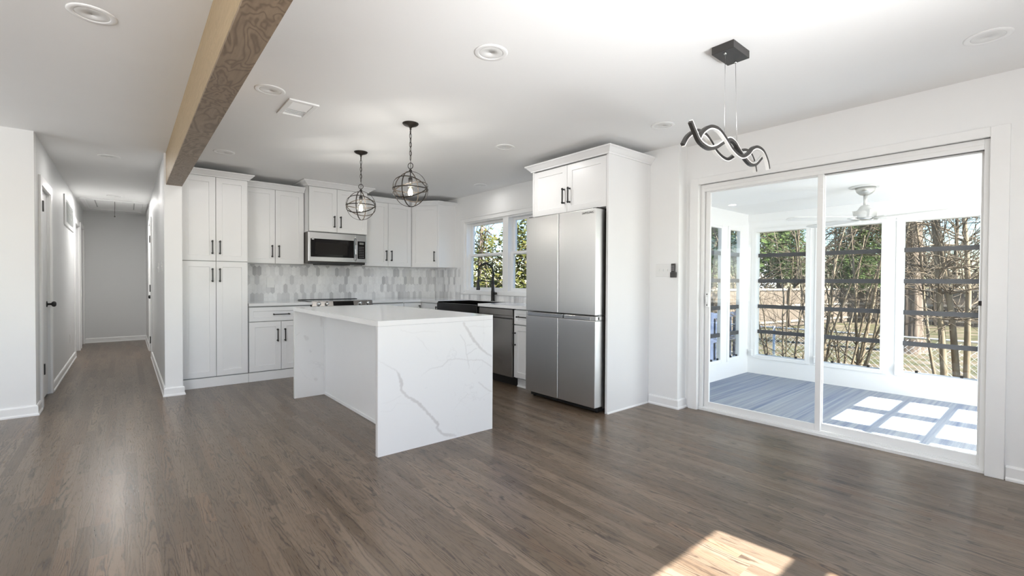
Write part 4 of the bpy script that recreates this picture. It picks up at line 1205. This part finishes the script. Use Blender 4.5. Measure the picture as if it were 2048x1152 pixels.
def fan():
    x, y = 5.335, 1.187
    r = thing('ceiling_fan', 'white ceiling fan with brushed nickel canopy on the porch ceiling', 'ceiling fan', (x, y, PZ))
    MB().lathe((x, y, PZ), [(.001, -.012), (.11, -.012), (.13, -.006), (.13, 0)], 36).build('ceiling_plate', FANWHITE, r)
    MB().lathe((x, y, PZ), [(.001, -.085), (.02, -.085), (.045, -.075), (.07, -.050), (.082, -.013), (.001, -.013)], 32).build('canopy', NICKEL, r)
    MB().lathe((x, y, PZ), [(.001, -.20), (.015, -.20), (.015, -.08), (.001, -.08)], 18).build('downrod', FANWHITE, r)
    z = PZ-.19
    MB().lathe((x, y, z), [(.001, .012), (.03, .012), (.045, -.005), (.06, -.03), (.09, -.045), (.095, -.06), (.085, -.105), (.001, -.105)], 32).build('motor_housing', FANWHITE, r)
    MB().add([(x-.02, y-.11, z-.035), (x-.10, y-.06, z-.04), (x-.085, y-.05, z-.105), (x-.02, y-.09, z-.11), (x+.02, y+.05, z-.035), (x-.06, y+.09, z-.04), (x-.05, y+.07, z-.105), (x+.02, y+.05, z-.11)],
        [(0,1,2,3),(4,7,6,5),(0,4,5,1),(3,2,6,7),(1,5,6,2),(0,3,7,4)]).build('housing_cover', FANWHITE, r, .004)
    MB().lathe((x, y, z), [(.001, -.125), (.04, -.125), (.07, -.115), (.072, -.106), (.001, -.106)], 28).build('hub', NICKEL, r)
    zb = 1.80
    for th in (250, 135, 57, 335):
        a = math.radians(th); d = Vector((math.cos(a), math.sin(a), 0)); s = Vector((-math.sin(a), math.cos(a), 0))
        vs = []; n = 14
        for i in range(n+1):
            t = .10+.60*i/n; w = .045+.010*math.sin(PI*i/n)
            if i == n: w *= .6
            for sg in (-1, 1):
                for dz in (.003, -.003): vs.append(Vector((x, y, zb))+d*t+s*(sg*w)+Vector((0, 0, sg*w*.21+dz)))
        fs = []
        for i in range(n):
            p = i*4; q = p+4
            fs += [(p, p+2, q+2, q), (p+1, q+1, q+3, p+3), (p, q, q+1, p+1), (p+2, p+3, q+3, q+2)]
        fs += [(0, 1, 3, 2), (n*4, n*4+2, n*4+3, n*4+1)]
        b = MB().add(vs, fs).build('blade', FANWHITE, r)
        p0 = Vector((x, y, z-.115))+d*.05; p1 = Vector((x, y, zb+.004))+d*.16
        MB().tube([p0, p1], [.012, .009], 8).build('blade_arm', NICKEL, b)
fan()

# ------------------------------------------------------------------ the garden
GZ = -.86
S('ground', MB().add([(6.56, -40, GZ), (90, -40, GZ), (90, 90, GZ), (-10, 90, GZ), (-10, 13, GZ), (4.3, 13, GZ), (4.3, 3, GZ), (6.56, 3, GZ)], [tuple(range(8))]), GROUND)

class Tree:
    def __init__(s, seed): s.rng = random.Random(seed); s.trunk = MB(); s.twig = MB(); s.tips = []
    def limb(s, p, d, L, r0, r1, seg, wob, up=0., sides=6, mb=None):
        pts = [Vector(p)]; d = Vector(d).normalized(); rng = s.rng
        for i in range(seg):
            d = (d + Vector((rng.gauss(0, wob), rng.gauss(0, wob), rng.gauss(0, wob)+up))).normalized()
            pts.append(pts[-1]+d*(L/seg))
        R = [r0+(r1-r0)*i/seg for i in range(seg+1)]
        (mb or s.trunk).tube(pts, R, sides); return pts, R, d
    def grow(s, p, d, L, r, depth, wob=.12, up=.05, kids=3, ang=.7, minr=.003):
        thin = depth <= 1
        pts, R, dd = s.limb(p, d, L, r, max(minr, r*.45), 5 if depth else 4, wob, up, 4 if thin else 6, s.twig if thin else s.trunk)
        if depth == 0: s.tips.append(pts[-1]); return
        for k in range(kids):
            t = s.rng.uniform(.35, 1.); i = min(len(pts)-2, int(t*(len(pts)-1))); q = pts[i].lerp(pts[i+1], t*(len(pts)-1)-i)
            ax = (pts[i+1]-pts[i]).normalized(); pr = ax.orthogonal().normalized(); a = s.rng.uniform(0, 2*PI)
            pr = pr*math.cos(a)+ax.cross(pr)*math.sin(a)
            nd = ax*math.cos(ang)+pr*math.sin(ang)
            s.grow(q, nd, L*s.rng.uniform(.5, .75), max(minr, R[i]*.55), depth-1, wob, up, kids, ang, minr)
def leaves(blobs, n, size, seed, elong=1.):
    rng = random.Random(seed); m = MB()
    tot = sum(b[3]*b[4]*b[5] for b in blobs)
    for (cx, cy, cz, rx, ry, rz) in blobs:
        for _ in range(int(n*rx*ry*rz/tot)):
            a = rng.uniform(0, 2*PI); c = rng.uniform(-1, 1); q = rng.random()**.4; sn = math.sqrt(1-c*c)
            P = Vector((cx+rx*q*sn*math.cos(a), cy+ry*q*sn*math.sin(a), cz+rz*q*c))
            u = Vector((rng.gauss(0, 1), rng.gauss(0, 1), rng.gauss(0, 1))).normalized(); v = u.orthogonal().normalized()
            h = size*rng.uniform(.6, 1.4); w = h*.55/elong
            m.add([P-u*h*.5, P+v*w*.5, P+u*h*.5, P-v*w*.5], [(0, 1, 2, 3)])
    return m
def crape_a():
    x, y = 8.35, 2.17
    r = thing('crape_myrtle', 'bare many-stemmed shrub tree just outside the middle porch window', 'tree', (x, y, GZ))
    T = Tree(11); rng = random.Random(4)
    for i in range(17):
        a = 2*PI*i/17*2.4; q = rng.uniform(.05, .30)
        p = (x+math.cos(a)*q*.8, y+math.sin(a)*q, GZ-.05)
        d = (math.cos(a)*rng.uniform(.05, .22), math.sin(a)*rng.uniform(.06, .30), 1)
        r0 = rng.uniform(.014, .030)
        pts, R, dd = T.limb(p, d, rng.uniform(3.0, 4.4), r0, .006, 12, .055, .0, 7)
        for k in range(3, 13):
            if rng.random() < .8:
                b = rng.uniform(0, 2*PI); T.grow(pts[k], (math.cos(b)*.8, math.sin(b)*.8, rng.uniform(.1, 1.1)), rng.uniform(.4, .9), R[k]*.45, 1, .12, .02, 3, .6, .002)
    T.trunk.build('stems', CRAPEBARK, r); T.twig.build('twigs', TWIG, r)
crape_a()
def crape_b():
    x, y = 8.2, .84
    r = thing('crape_myrtle', 'bare tan multi-trunk tree close outside the right porch window', 'tree', (x, y, GZ))
    T = Tree(21); rng = random.Random(9)
    for i, (dx, dy, tx, ty, r0) in enumerate(((-.05, .06, .02, .022, .046), (.06, -.02, .03, -.012, .044), (.02, -.09, -.01, -.035, .040), (.08, .10, .05, .10, .022), (.05, .0, .06, -.07, .024))):
        pts, R, dd = T.limb((x+dx, y+dy, GZ-.05), (tx, ty, 1), 4.6, r0, r0*.35, 14, .030, 0, 9)
        for k in range(5, 15):
            for _ in range(4):
                b = rng.uniform(0, 2*PI); T.grow(pts[k], (math.cos(b)*.9, math.sin(b)*.9, rng.uniform(-.1, .9)), rng.uniform(.5, 1.1), R[k]*.35, 1, .12, .01, 4, .6, .0025)
    T.trunk.build('trunks', CRAPEBARK, r); T.twig.build('twigs', TWIG, r)
crape_b()
def crape_c():
    x, y = 7.9, 2.78
    r = thing('bare_shrub', 'thin bare shrub at the left edge of the leftmost far porch window', 'shrub', (x, y, GZ))
    T = Tree(31); rng = random.Random(19)
    for i in range(8):
        a = rng.uniform(0, 2*PI)
        pts, R, dd = T.limb((x+math.cos(a)*.1, y+math.sin(a)*.1, GZ-.05), (math.cos(a)*.16, math.sin(a)*.16, 1), rng.uniform(2.2, 3.6), rng.uniform(.010, .020), .005, 10, .06, 0, 6)
        for k in range(3, 11):
            for _ in range(2):
                b = rng.uniform(0, 2*PI); T.grow(pts[k], (math.cos(b), math.sin(b), rng.uniform(.2, 1)), rng.uniform(.3, .7), R[k]*.4, 1, .12, .02, 3, .6, .002)
    T.trunk.build('stems', CRAPEBARK, r); T.twig.build('twigs', TWIG, r)
crape_c()
def cedar():
    x, y = 17.85, 2.84
    r = thing('cedar_tree', 'large shaggy-barked cedar seen through the right porch window', 'tree', (x, y, GZ))
    m = MB(); n = 40; rows = [(-.1, .42), (.15, .33), (.5, .285), (1.5, .26), (3., .24), (5., .21), (8., .14), (11., .05)]
    vs = []
    for z, rad in rows:
        for k in range(n):
            a = 2*PI*k/n; q = rad*(1+.09*math.sin(7*a+z*.3)+.05*math.sin(13*a+1+z*.5)+(.20*max(0, math.sin(4*a+.6)) if z < .2 else 0)); vs.append((x+q*math.cos(a), y+q*math.sin(a), GZ+z))
    fs = [(i*n+k, i*n+(k+1) % n, (i+1)*n+(k+1) % n, (i+1)*n+k) for i in range(len(rows)-1) for k in range(n)]
    m.add(vs, fs, True).build('trunk', BARK, r)
    T = Tree(41); rng = random.Random(5)
    for i in range(60):
        z = rng.uniform(2.0, 8.5); a = rng.uniform(0, 2*PI)
        T.grow((x+.2*math.cos(a), y+.2*math.sin(a), z), (math.cos(a), math.sin(a), rng.uniform(-.35, .3)), rng.uniform(1.0, 2.0), .028, 2, .14, 0., 3, .6, .004)
    T.trunk.build('branches', TWIG, r)
    mb = T.twig; mb.build('twigs', TWIG, r)
    leaves([(x, y+.6, 4.9, 1.5, 1.55, 2.0), (x, y+.8, 7.5, 1.6, 1.7, 2.2), (x-.4, y+.3, 2.9, 1.1, 1.0, .8)], 12000, .13, 6, 2.).build('foliage', LEAFD, r)
cedar()
def leafy_tree(name, label, x, y, blobs, n, size, mat, seed, trunk_h, tr, group=None, elong=1.):
    r = thing(name, label, 'tree', (x, y, GZ), group)
    T = Tree(seed); pts, R, d = T.limb((x, y, GZ-.1), (0, 0, 1), trunk_h, tr, tr*.35, 8, .04, 0, 9)
    rng = random.Random(seed)
    for b in blobs:
        for _ in range(5):
            i = rng.randint(3, 8); q = Vector((b[0]+rng.uniform(-.6, .6)*b[3], b[1]+rng.uniform(-.6, .6)*b[4], b[2]+rng.uniform(-.6, .6)*b[5]))
            v = q-pts[i]
            T.grow(pts[i], v, v.length, R[i]*.5, 2, .08, .02, 3, .6, .004)
    T.trunk.build('trunk', BARK, r); T.twig.build('twigs', TWIG, r)
    leaves(blobs, n, size, seed+1, elong).build('foliage', mat, r)
leafy_tree('magnolia_tree', 'yellow-green leafy tree filling the left kitchen window', 8.6, 12.0, [(8.6, 12.2, 1.2, 1.3, 1.3, 1.2), (8.9, 11.6, .1, 1.2, 1.3, 1.2), (9.4, 12.6, 2.3, .7, .8, .55), (8.4, 11.3, 2.6, .35, .4, .6)], 5600, .15, LEAFY, 51, 4.6, .09)
leafy_tree('magnolia_tree', 'yellow-green leafy tree behind the right kitchen window sash', 9.4, 10.2, [(9.4, 10.4, .9, 1.1, 1.0, 1.5), (9.7, 10.9, 2.5, .9, .8, .9)], 5000, .15, LEAFY, 61, 4.2, .08)
leafy_tree('holly_tree', 'green tree outside the narrow left porch windows', 13.5, 5.6, [(13.5, 5.6, 4.2, 2.2, 1.3, 2.2), (13.3, 5.9, 2.3, 1.2, .9, 1.0)], 7000, .16, LEAFG, 71, 6., .16)
leafy_tree('pine_tree', 'light green pine beyond the fence in the middle porch window', 29.5, 6.9, [(29.5, 6.9, 2.2, 2.2, 1.6, 1.6), (29.5, 6.6, 4.2, 1.8, 1.4, 1.6)], 6000, .30, LEAFG, 81, 8., .2, None, 2.5)
leafy_tree('pine_tree', 'dark green pine beyond the fence left of the middle porch post', 27., 9.6, [(27, 9.6, 2.6, 1.8, 1.3, 1.5), (27, 9.4, 4.4, 1.3, 1.0, 1.3)], 4500, .30, LEAFG, 91, 8., .2, None, 2.5)
leafy_tree('pine_tree', 'green pine beyond the fence in the leftmost far porch window', 22.5, 11.2, [(22.5, 11.4, 2.4, 1.2, 1.2, 1.6), (22.5, 11.2, 4.6, 1.0, 1.0, 1.4)], 4000, .28, LEAFG, 101, 8., .22, None, 2.5)
def bare_trees():
    spots = [(24.5, 10.4, 1), (26.5, 8.9, 2), (31, 9.0, 3), (33, 7.6, 4), (33, 6.0, 5), (35, 4.4, 6), (30, 13.5, 7), (37, 10.5, 8), (16, 17, 9), (33.5, 3.4, 10), (36, 2.6, 11), (34.5, 4.9, 12)]
    for x, y, sd in spots:
        r = thing('bare_tree', 'leafless grey-brown tree beyond the wooden fence', 'tree', (x, y, GZ), 'leafless trees beyond the fence')
        T = Tree(200+sd); rng = random.Random(sd)
        pts, R, d = T.limb((x, y, GZ-.1), (rng.uniform(-.08, .08), rng.uniform(-.08, .08), 1), 9, .13, .03, 9, .05, 0, 7)
        for k in range(2, 10):
            for _ in range(3):
                b = rng.uniform(0, 2*PI); T.grow(pts[k], (math.cos(b), math.sin(b), rng.uniform(.2, 1)), rng.uniform(1.4, 2.6), R[k]*.5, 2, .12, .03, 3, .6, .007)
        T.trunk.build('trunk', TWIG, r); T.twig.build('twigs', TWIG, r)
bare_trees()
def wood_fence(a, b, label, seed):
    a, b = Vector(a), Vector(b)
    r = thing('wooden_fence', label, 'fence', (a.x, a.y, GZ))
    d = (b-a); L = d.length; d.normalize(); nrm = Vector((d.y, -d.x))
    F = Fr(a.x, a.y, (d.x, d.y), (nrm.x, nrm.y))
    m = MB(); rng = random.Random(seed); u = 0
    while u < L:
        m.fbox(F, u, u+.135, 0, .018, GZ+.04, GZ+1.78+rng.uniform(-.01, .01)); u += .142
    m.build('boards', FENCEW, r)
    for z, nm in ((GZ+1.70, 'top_rail'), (GZ+.95, 'middle_rail'), (GZ+.22, 'bottom_rail')):
        q = MB(); q.fbox(F, 0, L, .018, .055, z, z+.09); q.build(nm, FENCER, r)
    u = 1.
    while u < L:
        q = MB(); q.fbox(F, u-.05, u+.05, .056, .14, GZ-.1, GZ+1.82); q.build('post', FENCEW, r); u += 2.4
wood_fence((15.5, 9.6), (29, 7.16), 'sunlit weathered board fence across the back of the yard', 2)
wood_fence((29.02, 7.14), (31.2, -4), 'weathered board fence run behind the shaggy cedar', 3)
def woods():
    rng = random.Random(77); bl = []
    for i in range(26):
        t = i/25; x = 38+14*t+rng.uniform(-2, 2); y = 26-32*t+rng.uniform(-1, 1)
        bl.append((x, y, rng.uniform(.8, 1.8), 2.2, 2.2, rng.uniform(1.8, 3.2)))
    o = leaves(bl, 15000, .45, 78, 2.2).build('distant_woods', LEAFD); o['kind'] = 'stuff'
    tag(o, 'brown and green woods far beyond the wooden fences', 'woods')
woods()
def chain_fence():
    x = 9.3; z0, z1 = GZ+.04, .35; y0, y1 = -4., 9.
    r = thing('chain_link_fence', 'low galvanised chain link fence behind the bare shrubs', 'fence', (x, y0, GZ))
    q = MB().tube([(x, y0, z1), (x, y1, z1)], .017, 8); q.build('top_rail', GALV, r)
    y = -2.37
    while y <= y1:
        MB().tube([(x, y, GZ-.1), (x, y, z1+.03)], .022, 8).build('post', GALV, r); y += 2.9
    m = MB(); s = .085; H2 = z1-z0; k = int((y1-y0+H2)/s)
    for i in range(k):
        for sg in (1, -1):
            ya, yb = y0-H2+i*s, y0+i*s; za, zb = z0, z1
            if sg < 0: ya, yb = yb, ya
            def cl(ya, za, yb, zb):
                lo, hi = 0., 1.
                for lim in (y0, y1):
                    pass
                if yb == ya: return None
                t0 = (y0-ya)/(yb-ya); t1 = (y1-ya)/(yb-ya); t0, t1 = min(t0, t1), max(t0, t1)
                lo, hi = max(lo, t0), min(hi, t1)
                return None if hi <= lo else ((ya+(yb-ya)*lo, za+(zb-za)*lo), (ya+(yb-ya)*hi, za+(zb-za)*hi))
            c = cl(ya, za, yb, zb)
            if c: m.tube([(x+.003*sg, c[0][0], c[0][1]), (x+.003*sg, c[1][0], c[1][1])], .0022, 3)
    m.build('mesh', GALV, r)
chain_fence()
def blue_rail():
    r = thing('porch_railing', 'blue painted wooden railing outside the narrow porch windows', 'railing', (7.0, 3.45, GZ))
    x0, x1, y = 6.75, 8.05, 3.5
    for z, h, nm in ((.62, .08, 'top_rail'), (.24, .07, 'bottom_rail')): B(x0, x1, y-.03, y+.03, z, z+h).build(nm, BLUEP, r, .004)
    for x in (6.95, 8.0): B(x-.05, x+.05, y-.05, y+.05, GZ, .72).build('post', BLUEP, r, .004)
    for i in range(5): B(7.12+i*.17, 7.16+i*.17, y-.02, y+.02, GZ+.3, .62).build('baluster', BLUEP, r)
blue_rail()
def house():
    r = thing('house', 'white house far beyond the fence in the leftmost far porch window', 'house', (46, 19.6, GZ))
    B(45, 50, 18.3, 21.0, GZ, 3.4).build('walls', SIDING, r)
    MB().add([(44.6, 17.9, 3.4), (50.4, 17.9, 3.4), (50.4, 21.4, 3.4), (44.6, 21.4, 3.4), (44.6, 19.65, 4.7), (50.4, 19.65, 4.7)], [(0, 3, 2, 1), (0, 1, 5, 4), (2, 3, 4, 5), (0, 4, 3), (1, 2, 5)]).build('roof', ROOFM, r)
    for y in (18.9, 20.1): B(44.97, 45.02, y, y+.7, 1.0, 2.2).build('window', BGLASS, r)
house()
def bulbs_plant():
    spots = [(10.6, 2.45, 'low green tuft by the stems of the middle shrub tree'), (9.9, 1.62, 'low green tuft in the mulch by the right porch window')]
    for i, (x, y, lb) in enumerate(spots):
        rng = random.Random(70+i); m = MB()
        for _ in range(120):
            a = rng.uniform(0, 2*PI); q = rng.uniform(0, .22); b = rng.uniform(0, 2*PI); h = rng.uniform(.14, .30)
            p = Vector((x+q*math.cos(a), y+q*math.sin(a), GZ)); t = p+Vector((.10*math.cos(b), .10*math.sin(b), h)); mid = p.lerp(t, .55)+Vector((0, 0, .04)); s = Vector((-math.sin(b), math.cos(b), 0))*.008
            m.add([p-s, p+s, mid+s, t, mid-s], [(0, 1, 2, 3, 4)])
        tag(m.build('plant_tuft', LEAFG), lb, 'plant')
bulbs_plant()
